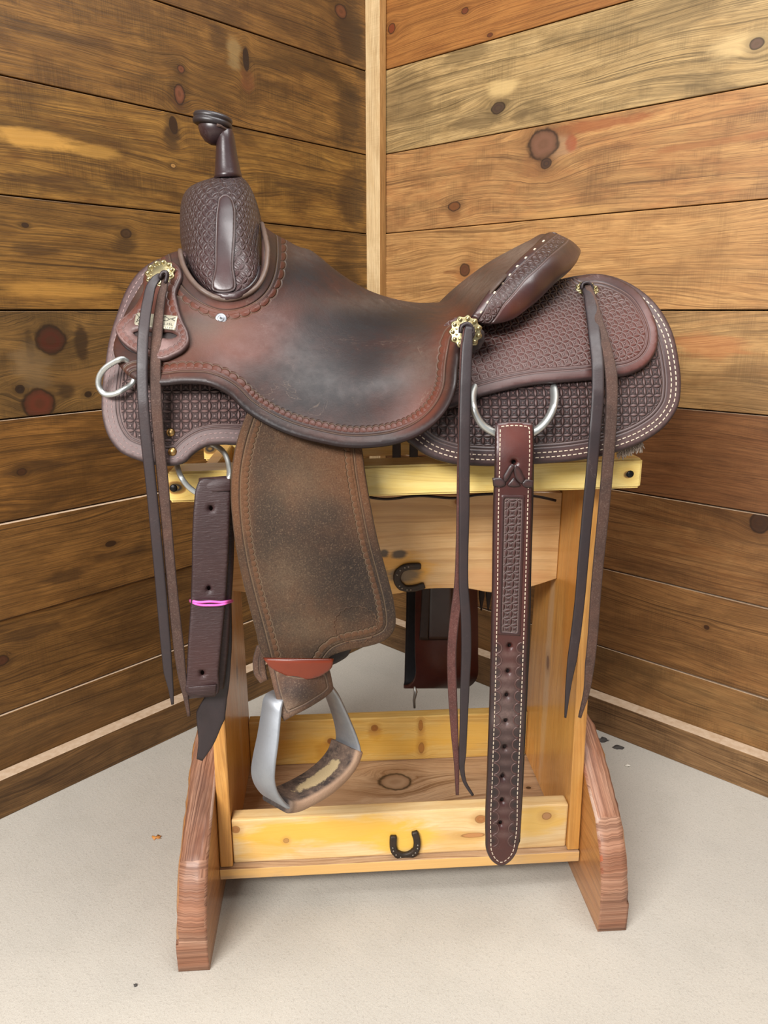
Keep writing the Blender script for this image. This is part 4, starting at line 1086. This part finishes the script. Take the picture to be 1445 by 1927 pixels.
ribbon('saddle_string', [(1099, 535, 15, .066), (1106, 548, 21, .082), (1112, 580, 23, .118), (1118, 630, 23, .165), (1124, 690, 23, .206), (1124, 740, 23, .226), (1119, 810, 22, .238), (1112, 890, 21, .240), (1103, 980, 20, .240), (1096, 1060, 20, .240), (1090, 1130, 19, .239), (1083, 1190, 19, .238), (1076, 1240, 18, .238), (1070, 1280, 12, .238), (1063, 1349, 4, .238)], .0028, M_strapd, saddle, label='dark smooth rear saddle string')
ribbon('saddle_string', [(1104, 536, 12, .070), (1114, 560, 14, .096), (1126, 605, 16, .144), (1138, 650, 21, .180), (1149, 705, 23, .210), (1150, 760, 22, .224), (1146, 830, 22, .232), (1140, 905, 22, .234), (1133, 980, 21, .234), (1125, 1060, 20, .234), (1119, 1130, 20, .233), (1115, 1190, 19, .232), (1109, 1250, 18, .232), (1103, 1300, 12, .232), (1090, 1349, 6, .232)], .003, M_strapr, saddle, label='rough brown rear saddle string')
knot([(1094, 545), (1096, 534), (1106, 532), (1114, 540), (1112, 552)], .075, .0045)

# dees and rings
def ring_px(name, pts, o, r, closed=True, label=None, flat=1.0, mat=M_silver):
    c = smooth(pts, closed, 4)
    q = S(c, np.interp(c[:, o[0]], o[1], o[2]) if isinstance(o, tuple) else o)
    return obj_geo(name, tube_geo(q, r, 14, flat, up=(0, -1, 0), closed=closed), mat, saddle, label)
ring_px('breast_collar_dee', [(232, 676), (210, 684), (194, 697), (186, 712), (187, 730), (196, 741), (211, 742), (232, 733), (250, 719), (254, 706), (248, 690)], (0, [186, 225, 254], [.212, .218, .206]), .0036, True, 'silver dee for the breast collar', .8)
ring_px('rigging_dee', [(960, 700), (910, 710), (890, 742), (893, 775), (908, 800), (933, 815), (968, 821), (1002, 814), (1028, 792), (1042, 762), (1042, 735), (1028, 708)], (1, [700, 735, 770, 820], [.165, .205, .238, .242]), .0058, True, 'large silver rear rigging dee', .8)
ring_px('rigging_dee', [(327, 840), (332, 872), (341, 898), (358, 919), (382, 932), (415, 930), (430, 900), (420, 850), (380, 830)], (1, [830, 872, 900, 935], [.185, .207, .224, .222]), .0036, True, 'flat silver front rigging dee', .7)

# screw with washer on the seat, brass rivets on the skirt
p, nq = seat.surf((416, 605), .0); ax = np.array([0, -.97, .2]) + nq[0] * .5; ax /= np.linalg.norm(ax)
sw = obj_geo('washer', dome_geo(p[0], ax, .0072, .0012, 20, 3), M_alu, saddle)
sh_ = obj_geo('screw', dome_geo(p[0] + ax * .0009, ax, .0044, .0014, 16, 3), M_alu, sw, loc=(0, 0, 0))
a1 = np.cross(ax, [0, 0, 1.0]); a1 /= np.linalg.norm(a1); a2 = np.cross(ax, a1)
obj_geo('screw_slot', join_geo([tube_geo([p[0] + ax * .0023 - d * .002, p[0] + ax * .0023 + d * .002], .0005, 6) for d in (a1, a2)]), M_hole, sw, loc=(0, 0, 0))
for px, py in ((324, 815), (327, 851)):
    p, nq = skirt.surf((px, py), 0); obj_geo('rivet', dome_geo(p[0], nq[0] + [0, -.3, 0], .0056, .0036, 18, 4), M_brass, saddle)

# fender, hobble strap, stirrup
FE = TPS([(460, 784, .232), (600, 830, .232), (681, 849, .232), (442, 850, .238), (435, 922, .242), (450, 1055, .248), (483, 1185, .255), (497, 1237, .258), (620, 1236, .258), (745, 1165, .252), (725, 1071, .25), (695, 942, .246), (570, 1000, .262), (590, 1150, .266)])
fe_ol = [(470, 770), (458, 795), (446, 830), (437, 880), (435, 922), (439, 985), (450, 1055), (466, 1124), (482, 1185), (496, 1234), (504, 1243, 'c'), (560, 1243), (612, 1243, 'c'), (622, 1233), (634, 1228), (658, 1221), (690, 1215), (716, 1207), (734, 1195), (743, 1178), (744, 1160), (740, 1130), (725, 1071), (709, 1011), (696, 945), (687, 890), (681, 845), (672, 800), (560, 770)]
fe_c = [(458, 795), (446, 830), (437, 880), (435, 922), (439, 985), (450, 1055), (466, 1124), (482, 1185), (500, 1262)]
fe_c = fe_c[::-1]
fender = sheet('fender', fe_ol, FE, .0055, M_fender, saddle, 6, mirror=True, rnd=.003,
        c0=[(500, 1262), (482, 1185), (466, 1124), (450, 1055), (439, 985), (435, 922), (437, 880), (446, 830), (458, 790), (470, 760), (560, 730), (665, 760), (676, 800), (687, 890), (696, 945), (709, 1011), (725, 1071), (740, 1130), (744, 1160), (743, 1178), (734, 1195), (716, 1207), (690, 1215), (658, 1221), (634, 1230), (618, 1250)],
        tones=[(450, 900, 26, 120, 0, 1.0), (690, 920, 40, 90, 0, 1.0), (640, 880, 50, 50, 0, .6), (480, 1100, 20, 60, 0, .3), (560, 900, 70, 60, 1, .35), (540, 1080, 50, 60, 1, .4), (580, 1180, 60, 30, 1, .4),
               (560, 1040, 80, 90, 2, .7), (680, 1080, 60, 80, 2, .8), (500, 900, 26, 60, 2, .5), (730, 1150, 30, 50, 2, .6), (500, 1180, 30, 60, 2, .4)])
# round stamp near the fender's rear corner
th = np.linspace(0, 2 * math.pi, 200)
cc = np.stack([668 + (38 + 3.2 * np.abs(np.sin(th * 10))) * np.cos(th), 1172 + (32 + 3.0 * np.abs(np.sin(th * 10))) * np.sin(th)], 1)
p, _ = fender.surf(cc, -.0004)
obj_geo('round_stamp', tube_geo(p, .0011, 5), M_fender, fender.ob, 'scalloped round stamp', loc=(0, 0, 0), tone=True)

HO = lambda P: .2835 - .010 * ((P[:, 0] - 560) / 64) ** 2 - .00012 * (P[:, 1] - 1237)
sheet('hobble_strap', [(496, 1237, 'c'), (530, 1238), (580, 1239), (627, 1239, 'c'), (622, 1257), (616, 1262), (602, 1271), (578, 1277), (553, 1275), (530, 1266), (508, 1253)], HO, .004, M_hobble, saddle, 5, rnd=.003, label='glossy red-brown hobble strap')
ribbon('stirrup_leather', [(492, 1215, 18, .225), (488, 1240, 24, .224), (490, 1265, 24, .226), (498, 1282, 16, .232)], .004, M_worn, saddle, label='loose end of the stirrup leather behind the hobble')
sheet('stirrup_leather', [(615, 1222), (662, 1216), (655, 1232), (640, 1243), (622, 1250)], .222, .005, M_back, saddle, 5)
# leather wrapped round the top bar of the stirrup
LO = TPS([(508, 1250, .266), (615, 1250, .258), (535, 1352, .296), (620, 1298, .248), (560, 1300, .285), (515, 1310, .282), (610, 1272, .260), (580, 1328, .275)])
lw = sheet('stirrup_loop', [(505, 1246), (560, 1262), (616, 1255), (622, 1275), (624, 1294), (616, 1304), (585, 1326), (556, 1343), (534, 1356, 'c'), (528, 1345), (520, 1310), (511, 1275)], LO, .006, M_worn, saddle, 5, rnd=.003, label='worn leather wrapped over the stirrup bar',
      tones=[(560, 1300, 40, 20, 2, .8), (600, 1290, 20, 20, 0, .6), (540, 1330, 20, 20, 1, .6), (520, 1290, 10, 40, 0, .5)])
# aluminium stirrup: wide flat strip, its plane turned towards the viewer's left
st_px = [(580, 1292, .238), (548, 1302, .258), (524, 1309, .275), (514, 1320, .288), (510, 1345, .294), (504, 1390, .302), (497, 1432, .308), (495, 1462, .308), (503, 1487, .303), (522, 1507, .292), (548, 1505, .276), (590, 1484, .246), (626, 1456, .216), (648, 1428, .198), (655, 1404, .192), (652, 1382, .191), (644, 1356, .195), (632, 1325, .205), (620, 1300, .216), (604, 1284, .228)]
cst = np.array(st_px); c3 = np.array([S1(*p) for p in st_px])
def cr3(P, closed=True, k=6):
    out = []; n = len(P)
    for i in range(n if closed else n - 1):
        p0, p1, p2, p3 = P[(i-1) % n], P[i], P[(i+1) % n], P[(i+2) % n]
        if not closed:
            p0 = P[max(i-1, 0)]; p3 = P[min(i+2, n-1)]
        for j in range(k):
            t = j / k
            out.append(.5 * ((2*p1) + (-p0+p2)*t + (2*p0-5*p1+4*p2-p3)*t*t + (-p0+3*p1-3*p2+p3)*t**3))
    if not closed: out.append(P[-1])
    return np.array(out)
pc = cr3(c3)
wdir = S1(655, 1440, .19) - S1(515, 1480, .30); wdir[2] = 0; wdir /= np.linalg.norm(wdir)
bd = np.cross([0, 0, 1.0], wdir)                       # breadth direction of the strip
tw = np.roll(pc, -1, 0) - np.roll(pc, 1, 0); tw /= np.linalg.norm(tw, axis=1)[:, None]
def strip(P, T, half, thick, n_prof=((-1, -.3), (-.9, -1), (.9, -1), (1, -.3), (1, .3), (.9, 1), (-.9, 1), (-1, .3)), hw=None):
    rg = []
    for i in range(len(P)):
        nn = np.cross(T[i], bd); nn /= np.linalg.norm(nn)
        h_ = half if hw is None else hw[i]
        rg.append(np.array([P[i] + bd * a * h_ + nn * b * thick for a, b in n_prof]))
    return rg
hw = np.interp(np.arange(len(pc)) / 6, np.arange(len(st_px) + 1), [.013, .013, .0145, .0165, .0170, .0185, .0200, .0215, .0225, .0235, .024, .024, .025, .025, .024, .021, .0175, .0150, .0135, .013, .013])
rg = strip(pc, tw, .016, .0028, hw=hw)
V = np.vstack(rg); nP = 8; Fc = []
for i in range(len(rg)):
    j = (i + 1) % len(rg)
    for k in range(nP): Fc.append((i*nP+k, i*nP+(k+1) % nP, j*nP+(k+1) % nP, j*nP+k))
def both(name, geo, mat, parent, label=None, tone=False, far=True):
    o = obj_geo(name, geo, mat, parent, label, tone=tone)
    if far: obj_geo(name, (np.asarray(geo[0]) * [1, -1, 1], [f[::-1] for f in geo[1]]), mat, parent, label, tone=tone)
    return o
both('stirrup', (V, Fc), M_alu, saddle, 'dull aluminium stirrup')
# tread cover of worn leather over the bottom of the stirrup
ti = np.array([(522, 1500, .290), (545, 1497, .275), (590, 1474, .246), (622, 1449, .219), (642, 1424, .202), (650, 1402, .194)])
tp = cr3(np.array([S1(*p) for p in ti]), False, 6)
tT = np.gradient(tp, axis=0); tT /= np.linalg.norm(tT, axis=1)[:, None]
rgt = []
for i in range(len(tp)):
    nn = np.cross(tT[i], bd); nn /= np.linalg.norm(nn)
    if nn[2] < 0: nn = -nn
    k_ = .93 if i in (0, len(tp) - 1) else 1.0
    rgt.append(np.array([tp[i] + bd * a * .0265 * k_ + nn * (b * .0085 - .004) for a, b in ((-1, -.2), (-.97, -.8), (-.85, -1), (.85, -1), (.97, -.8), (1, -.2), (1, .5), (.93, .85), (.8, .95), (.4, .9), (0, .88), (-.4, .9), (-.8, .95), (-.93, .85), (-1, .5))]))
M_tread = None
m_, b_ = newmat('worn_tread_leather'); ov_ = objvec(); na = noise(ov_, 40, 5, .65); nb = noise(ov_, 130, 4, .7); nc = noise(ov_, 600, 2, .6)
uu_, vv_ = uvmap('c0')
c_ = mix(((na - .38) * 3).clamp(), lin((58, 48, 44)), lin((128, 104, 88)))
c_ = mix(((nb - .5) * 3).clamp() * .6, c_, lin((160, 134, 112)))
pq = (((uu_ - .5) / .26) * ((uu_ - .5) / .26) + ((vv_ - .5) / .2) * ((vv_ - .5) / .2)).sqrt() + (nb - .5) * 1.2 + (na - .5) * .8
c_ = mix(pq.step(1.05, .8), c_, lin((186, 164, 124)))
c_ = mix(vv_.step(.16, .02) * .8, c_, lin((182, 148, 120)))
c_ = mix((uu_.step(.16, .0)) * .7, c_, lin((40, 36, 36)))
link(c_, b_.inputs['Base Color']); b_.inputs['Roughness'].default_value = .85; bump(b_, nc + nb * .6, .7, .001)
V, Fc = loft_geo(rgt)
nr = len(rgt); c0t = np.array([(i / (nr - 1), [0, 0, 0, 1, 1, 1, 1, .95, .88, .7, .5, .3, .12, .05, 0][k]) for i in range(nr) for k in range(15)])
for sg in (1, -1):
    me = mesh_from('stirrup_tread', V * [1, sg, 1], Fc if sg > 0 else [f[::-1] for f in Fc], m_, None, c0t)
    bm = bmesh.new(); bm.from_mesh(me); bmesh.ops.recalc_face_normals(bm, faces=bm.faces[:]); bm.to_mesh(me); bm.free()
    add('stirrup_tread', me, saddle, saddle_loc, 'worn pale leather tread cover')

# latigo bundle: folded strap with tail behind
ribbon('latigo', [(425, 1120, 22, .205), (420, 1240, 30, .207), (408, 1310, 40, .210), (397, 1345, 56, .212), (388, 1395, 30, .212), (376, 1428, 12, .212)], .003, M_strapd, saddle, label='dark pointed tail of the folded latigo')
ribbon('latigo', [(408, 915, 68, .210), (406, 1000, 72, .211), (404, 1068, 72, .213), (402, 1130, 68, .214), (398, 1220, 64, .214), (392, 1290, 60, .214)], .008, M_latigo, saddle, label='back layers of the folded latigo')
lat = [(376, 903), (404, 901), (433, 906), (434, 930), (432, 990), (429, 1068), (425, 1130), (418, 1200), (412, 1260), (408, 1306), (380, 1308), (350, 1302), (351, 1270), (354, 1208), (359, 1130), (361, 1068), (362, 1000), (365, 950), (370, 915)]
LA = TPS([(376, 903, .226), (433, 906, .222), (365, 950, .232), (432, 990, .228), (361, 1068, .232), (429, 1068, .228), (359, 1130, .231), (425, 1130, .227), (350, 1300, .238), (408, 1306, .234), (354, 1208, .236)])
lts = sheet('latigo', lat, LA, .004, M_latigo, saddle, 5, rnd=.0025, holes=[(397, 956, 3.6, 1.3), (393, 1106, 3.6, 1.2), (381, 1265, 3.6, 1.3)], label='front layer of the folded latigo with punched holes', tones=[(380, 1250, 40, 60, 0, .5)])
def band3(name, path, wpx, thick, mat, parent, label=None):
    q = smooth([(p[0], p[1] * 1.0) for p in path], False, 2)
    c3_ = cr3(np.array([S1(*p) for p in path]), False, 6)
    W = wpx * PXM; xd = np.array([1.0, 0, .06]); T3 = np.gradient(c3_, axis=0); rg_ = []
    for i in range(len(c3_)):
        nn = np.cross(T3[i], xd); nn /= np.linalg.norm(nn)
        rg_.append(np.array([c3_[i] + xd * W * a + nn * thick * b for a, b in ((-.5, -.3), (-.47, -.5), (.47, -.5), (.5, -.3), (.5, .3), (.47, .5), (-.47, .5), (-.5, .3))]))
    return obj_geo(name, loft_geo(rg_), mat, parent, label, tone=True)
band3('latigo', [(380, 1290, .2395), (379, 1302, .239), (379, 1308, .235), (379, 1310, .228), (380, 1306, .222), (382, 1290, .220)], 57, .004, M_latigo, saddle, 'bottom fold of the latigo')
band3('latigo', [(404, 925, .2285), (404, 912, .228), (404, 904, .225), (404, 900, .219), (405, 903, .212), (405, 920, .209)], 59, .004, M_latigo, saddle, 'top fold of the latigo over the dee')

# flank billet
bl_ol = [(931, 797, 'c'), (966, 794), (1002, 797, 'c'), (1002, 850), (1000, 930), (997, 1050), (992, 1200), (987, 1340), (981, 1480), (976, 1580), (971, 1602), (958, 1619), (941, 1627), (926, 1619), (915, 1600), (913, 1570), (916, 1450), (921, 1300), (925, 1120), (928, 930), (931, 850)]
BO = TPS([(931, 797, .247), (1002, 797, .247), (965, 850, .262), (930, 900, .262), (1000, 900, .262), (925, 1200, .262), (992, 1200, .262), (915, 1600, .26), (975, 1600, .26)])
bh = [(966, 869, 4.2, 1.0)] + [(x, y, 3.4, 1.15) for x, y in ((958, 1213), (955, 1261), (952.5, 1306), (951, 1354), (949, 1404), (945, 1458), (944, 1503), (941, 1546))]
billet = sheet('flank_billet', bl_ol, BO, .0055, M_billet, saddle, 5, rnd=.003, holes=bh, label='long red-brown flank billet with stitched edges and punched holes',
        tones=[(np.interp(1216 + k * 22.6, [1200, 1600], [930, 921]) + 4, 1216 + k * 22.6, 8, 8.5, 2, .9) for k in range(17)] + [(np.interp(1216 + k * 22.6, [1200, 1600], [985, 967]) - 4, 1216 + k * 22.6, 8, 8.5, 2, .9) for k in range(17)] + [(np.interp(1227 + k * 22.6, [1200, 1600], [957, 944]), 1227 + k * 22.6, 17, 6, 1, .4) for k in range(16)] + [(965, 820, 40, 30, 0, .8), (950, 1340, 40, 70, 2, .9), (945, 1450, 40, 60, 2, .6), (955, 1080, 40, 100, 0, .4), (948, 1300, 20, 60, 1, .3), (950, 1350, 30, 20, 1, .5)])
ribbon('billet_lining', [(968, 800, 72, .244), (967, 850, 74, .254), (966, 930, 74, .256), (963, 1050, 73, .256), (961, 1200, 71, .256), (956, 1340, 68, .256), (951, 1480, 65, .255), (947, 1580, 62, .254), (946, 1605, 44, .254), (944, 1620, 22, .254)], .0035, M_back, billet.ob).location = (0, 0, 0)
stitch(billet, 9.0, billet.ob, M_thread, 5.5, 2.8, .0006, loc=(0, 0, 0))
# raised stamped panel and the scalloped tooling below it
M_panel = leather('stamped_billet_panel', (78, 44, 42), (106, 58, 50), (164, 142, 136), (40, 28, 30), .42, pat=dict(cell=.0105, d0=.0055, hi=(100, 60, 56), dust=.6), lines=(.0045,), grain=.5, mott=.3, edge=0)
sheet('stamped_panel', [(943, 931, 'c'), (988, 932, 'c'), (984, 1060, 'c'), (979, 1197, 'c'), (937, 1194, 'c'), (940, 1060, 'c')], lambda P: BO(P) + .0052, .0012, M_panel, billet.ob, 5, rnd=.001, label='basket-stamped panel').ob.location = (0, 0, 0)
geo = []
for k in range(17):
    y = 1216 + k * 22.6
    xl = np.interp(y, [1200, 1600], [929, 922]) + 3; xr = np.interp(y, [1200, 1600], [985, 967]) - 3
    for x, sg in ((xl, 1), (xr, -1)):
        a = np.linspace(-math.pi / 2, math.pi / 2, 9)
        q = np.stack([x + sg * np.cos(a) * 11, y + np.sin(a) * 10.5], 1)
        p, _ = billet.surf(q, -.0002); geo.append(tube_geo(p, .0011, 5))
V, Fc = join_geo(geo)
add('scallop_tooling', mesh_from('scallop_tooling', V, Fc, M_billet, tone=np.tile([0, .35, .2], (len(V), 1))), billet.ob, (0, 0, 0), kind='stuff')
# laced keeper with its triangular knot
BK = lambda P: BO(P) + .0062
for pts, nm in (([(926, 899, 'c'), (944, 900), (951, 906), (950, 913), (944, 916), (928, 915, 'c')], 'keeper'), ([(986, 903), (1004, 904, 'c'), (1003, 917, 'c'), (986, 916), (981, 911)], 'keeper'),
                ([(963, 873), (968, 875), (962, 890), (954, 904), (950, 908), (946, 900), (952, 886)], 'keeper_lace'), ([(969, 874), (975, 878), (983, 892), (987, 901), (980, 910), (973, 905), (967, 893)], 'keeper_lace'),
                ([(966, 898), (972, 905), (979, 913), (968, 916), (954, 913), (960, 904)], 'keeper_lace')):
    sheet(nm, pts, BK, .0028, M_billet, billet.ob, 4, rnd=.0022, basetone=(.0, .1, .5) if nm == 'keeper' else (.1, .1, .35)).ob.location = (0, 0, 0)

# rear cinch hanging on the far side
crb = leather('dark_cinch_leather', (84, 38, 34), (104, 48, 40), (120, 96, 88), (30, 22, 24), .4, grain=.6, mott=.4, edge=.002, coat=.15)
q = []
for (py, o, w_) in ((1060, -.20, 112), (1120, -.199, 116), (1180, -.200, 118), (1230, -.203, 118), (1270, -.212, 116), (1288, -.228, 112), (1292, -.246, 108), (1280, -.262, 106), (1240, -.272, 104), (1160, -.276, 100), (1080, -.276, 98), (1040, -.276, 98)):
    cx = 840 if o > -.215 else 840 - min(1, (-.215 - o) / .03) * 26
    q.append((cx, py, w_, o))
Lr, Rr = [], []
dn = []
for (cx, py, w_, o) in q:
    Lr.append(S1(cx - w_ / 2, py, o)); Rr.append(S1(cx + w_ / 2, py, o))
Lr, Rr = cr3(np.array(Lr), False, 5), cr3(np.array(Rr), False, 5)
tt_ = np.gradient((Lr + Rr) / 2, axis=0)
rg = []
for i in range(len(Lr)):
    sd = Rr[i] - Lr[i]; nn = np.cross(sd, tt_[i]); nn /= np.linalg.norm(nn)
    rg.append(np.array([Lr[i] + sd * a + nn * .0035 * b for a, b in ((0, 0), (0, 1), (.06, 1.3), (.94, 1.3), (1, 1), (1, 0), (1, -1), (0, -1))]))
M_inner = plain('shaded_cinch_inside', (26, 24, 28), (14, 12, 14), .7)  # near-black colour paints in the shade inside the hanging loop
cinch = obj_geo('rear_cinch', loft_geo(rg), [crb, M_inner], saddle, 'wide dark red rear cinch strap hanging in a loop on the far side', tone=True)
for p in cinch.data.polygons:
    vs = [v % 8 for v in p.vertices]
    if len(vs) == 4 and sum(v in (1, 2, 3, 4) for v in vs) >= 3: p.material_index = 1
ribbon('cinch_overlay', [(828, 1040, 44, -.194), (828, 1120, 46, -.193), (828, 1203, 46, -.194)], .004, M_dark, cinch).location = (0, 0, 0)
ribbon('cinch_overlay', [(804, 1040, 15, -.191), (801, 1120, 16, -.190), (797, 1203, 17, -.191)], .004, M_back, cinch).location = (0, 0, 0)
geo = []
for edge_ in (.05, .95):
    for k in range(14, len(Lr) - 25):
        pass
obj_geo('cinch_hook', tube_geo([S1(780, 1292, -.21), S1(782, 1302, -.208), S1(779, 1318, -.208), S1(780, 1332, -.208)], [.002, .0042, .003, .0024], 10), M_silver, cinch, 'small bright snap hook', loc=(0, 0, 0))
for x in (906, 919):
    ribbon('saddle_string', [(x, 1080, 11, -.235), (x, 1120, 11, -.235), (x - 1, 1148, 2, -.235)], .003, M_back, saddle, label='black string tip hanging on the far side')
# short dark straps under the skirts and the thin strap along the panel
for x in (746, 778):
    ribbon('rigging_strap', [(x, 815, 15, -.02), (x, 850, 16, -.02), (x, 905, 16, -.02)], .004, M_back, saddle)
p3 = S(smooth([(670, 931), (720, 939), (790, 933), (860, 937), (900, 931), (960, 930), (1020, 936), (1046, 942)], False, 8), .012)
obj_geo('connecting_strap', tube_geo(p3, .0022, 8), M_back, saddle, tone=True)
lin_ol = [(470, 570), (400, 500), (345, 500), (290, 520), (250, 560), (225, 620), (212, 690), (205, 780), (222, 830), (262, 858), (330, 866), (360, 848), (388, 832), (450, 830), (520, 812), (640, 786), (740, 808), (800, 848), (845, 866), (900, 871), (1000, 868), (1150, 849), (1208, 824), (1245, 795), (1266, 765), (1270, 730), (1264, 680), (1250, 625), (1226, 586), (1195, 560), (1120, 535), (960, 600), (800, 640), (620, 620)]
sheet('fleece_lining', lin_ol, lambda P: SK(P) - .012, .011, M_fleece, saddle, 12, mirror=True)
rr = random.Random(9)
geo = []
for k in range(150):
    fx = rr.uniform(1168, 1206); fy = np.interp(fx, [1150, 1212], [848, 825]) + rr.uniform(-4, 3)
    a = S1(fx, fy, .201 + rr.uniform(-.004, .002)); b = a + np.array([rr.uniform(-.006, .006), rr.uniform(-.004, .004), -rr.uniform(.009, .017)])
    geo.append(tube_geo([a, (a + b) / 2 + [rr.uniform(-.002, .002), 0, 0], b], .0007, 4))
V, Fc = join_geo(geo)
add('fleece', mesh_from('fleece', V, Fc, M_fleece), saddle, saddle_loc, 'grey fleece tufts showing under the skirts', 'stuff')

# ------------------------------------------------------------------ loose things
M_pink = plain('pink_rubber', (226, 92, 180), (236, 116, 196), .45, 90, .2)
band = empty('rubber_band', (OX, OY, .5), RHO, label='pink rubber band around the folded strap on the left', category='rubber band')
for j, dy in enumerate((0, 4.5)):
    fr_ = smooth([(358, 1130 + dy * .4), (372, 1133 + dy), (395, 1133 + dy * 1.1 + (1 if j else -1)), (418, 1133 + dy), (437, 1130 + dy * .3)], False, 4)
    f3 = S(fr_, np.interp(fr_[:, 0], [358, 366, 425, 437], [.222, .2385, .235, .214]))
    bk = smooth([(437, 1130), (420, 1130), (380, 1130), (358, 1130)], False, 6); b3 = S(bk, np.interp(bk[:, 0], [358, 380, 420, 437], [.222, .205, .203, .214]))
    pth = np.vstack([f3, b3[1:-1]])
    obj_geo('strand', tube_geo(pth, .0016, 8, 1.0, closed=True), M_pink, band)

M_leaf = plain('dry_leaf', (206, 142, 74), (170, 104, 50), .7, 90, .6)
def ground(px, py):
    d = ray([(px, py)])[0]; t = -H / d[2]; return np.array([d[0] * t, d[1] * t, 0])
def flake(name, px, py, r, mat, seed, label, cat, h=.004, group=None):
    rr = random.Random(seed); g = ground(px, py); n = 12
    rim_ = [(r * (1 + rr.uniform(-.4, .4)) * math.cos(2*math.pi*k/n), r * .7 * (1 + rr.uniform(-.4, .4)) * math.sin(2*math.pi*k/n)) for k in range(n)]
    zz = [h * rr.uniform(.2, 1) for _ in range(n)]
    zz[0] = zz[4] = zz[8] = 0.0
    V = [(x, y, z + .0008) for (x, y), z in zip(rim_, zz)] + [(0, 0, h * .35 + .0008)] + [(x, y, z) for (x, y), z in zip(rim_, zz)] + [(0, 0, h * .35)]
    Fc = [(k, (k+1) % n, n) for k in range(n)] + [((k+1) % n + n + 1, k + n + 1, 2*n + 1) for k in range(n)] + [(k, k + n + 1, (k+1) % n + n + 1, (k+1) % n) for k in range(n)]
    o = add(name, mesh_from(name, V, Fc, mat), None, tuple(g)); o['label'] = label; o['category'] = cat
    if group: o['group'] = group
    return o
flake('dry_leaf', 295, 1577, .0075, M_leaf, 1, 'small dry orange leaf on the concrete left of the stand', 'leaf', .005)
M_dirt = plain('dark_dirt', (84, 80, 76), (52, 48, 46), .9)
M_dirt2 = plain('brown_dirt', (110, 92, 74), (70, 56, 44), .9)
flake('dirt_crumb', 1135, 1393, .012, M_dirt, 3, 'dark dirt crumb on the floor behind the right upright', 'dirt', .003, 'crumbs of dirt on the floor')
flake('dirt_crumb', 1163, 1407, .011, M_dirt, 6, 'grey flat dirt smear right of the dark crumb', 'dirt', .001, 'crumbs of dirt on the floor')
flake('dirt_crumb', 1361, 1464, .010, M_dirt2, 5, 'brown debris clump at the foot of the right baseboard', 'dirt', .006, 'crumbs of dirt on the floor')
flake('dirt_crumb', 255, 1855, .0035, M_dirt, 8, 'tiny dark crumb on the floor at the lower left', 'dirt', .002, 'crumbs of dirt on the floor')
flake('wood_shaving', 1181, 1441, .006, plain('pale_shaving', (226, 220, 206), None, .8), 9, 'tiny pale chip on the floor at the right', 'wood chip', .003)
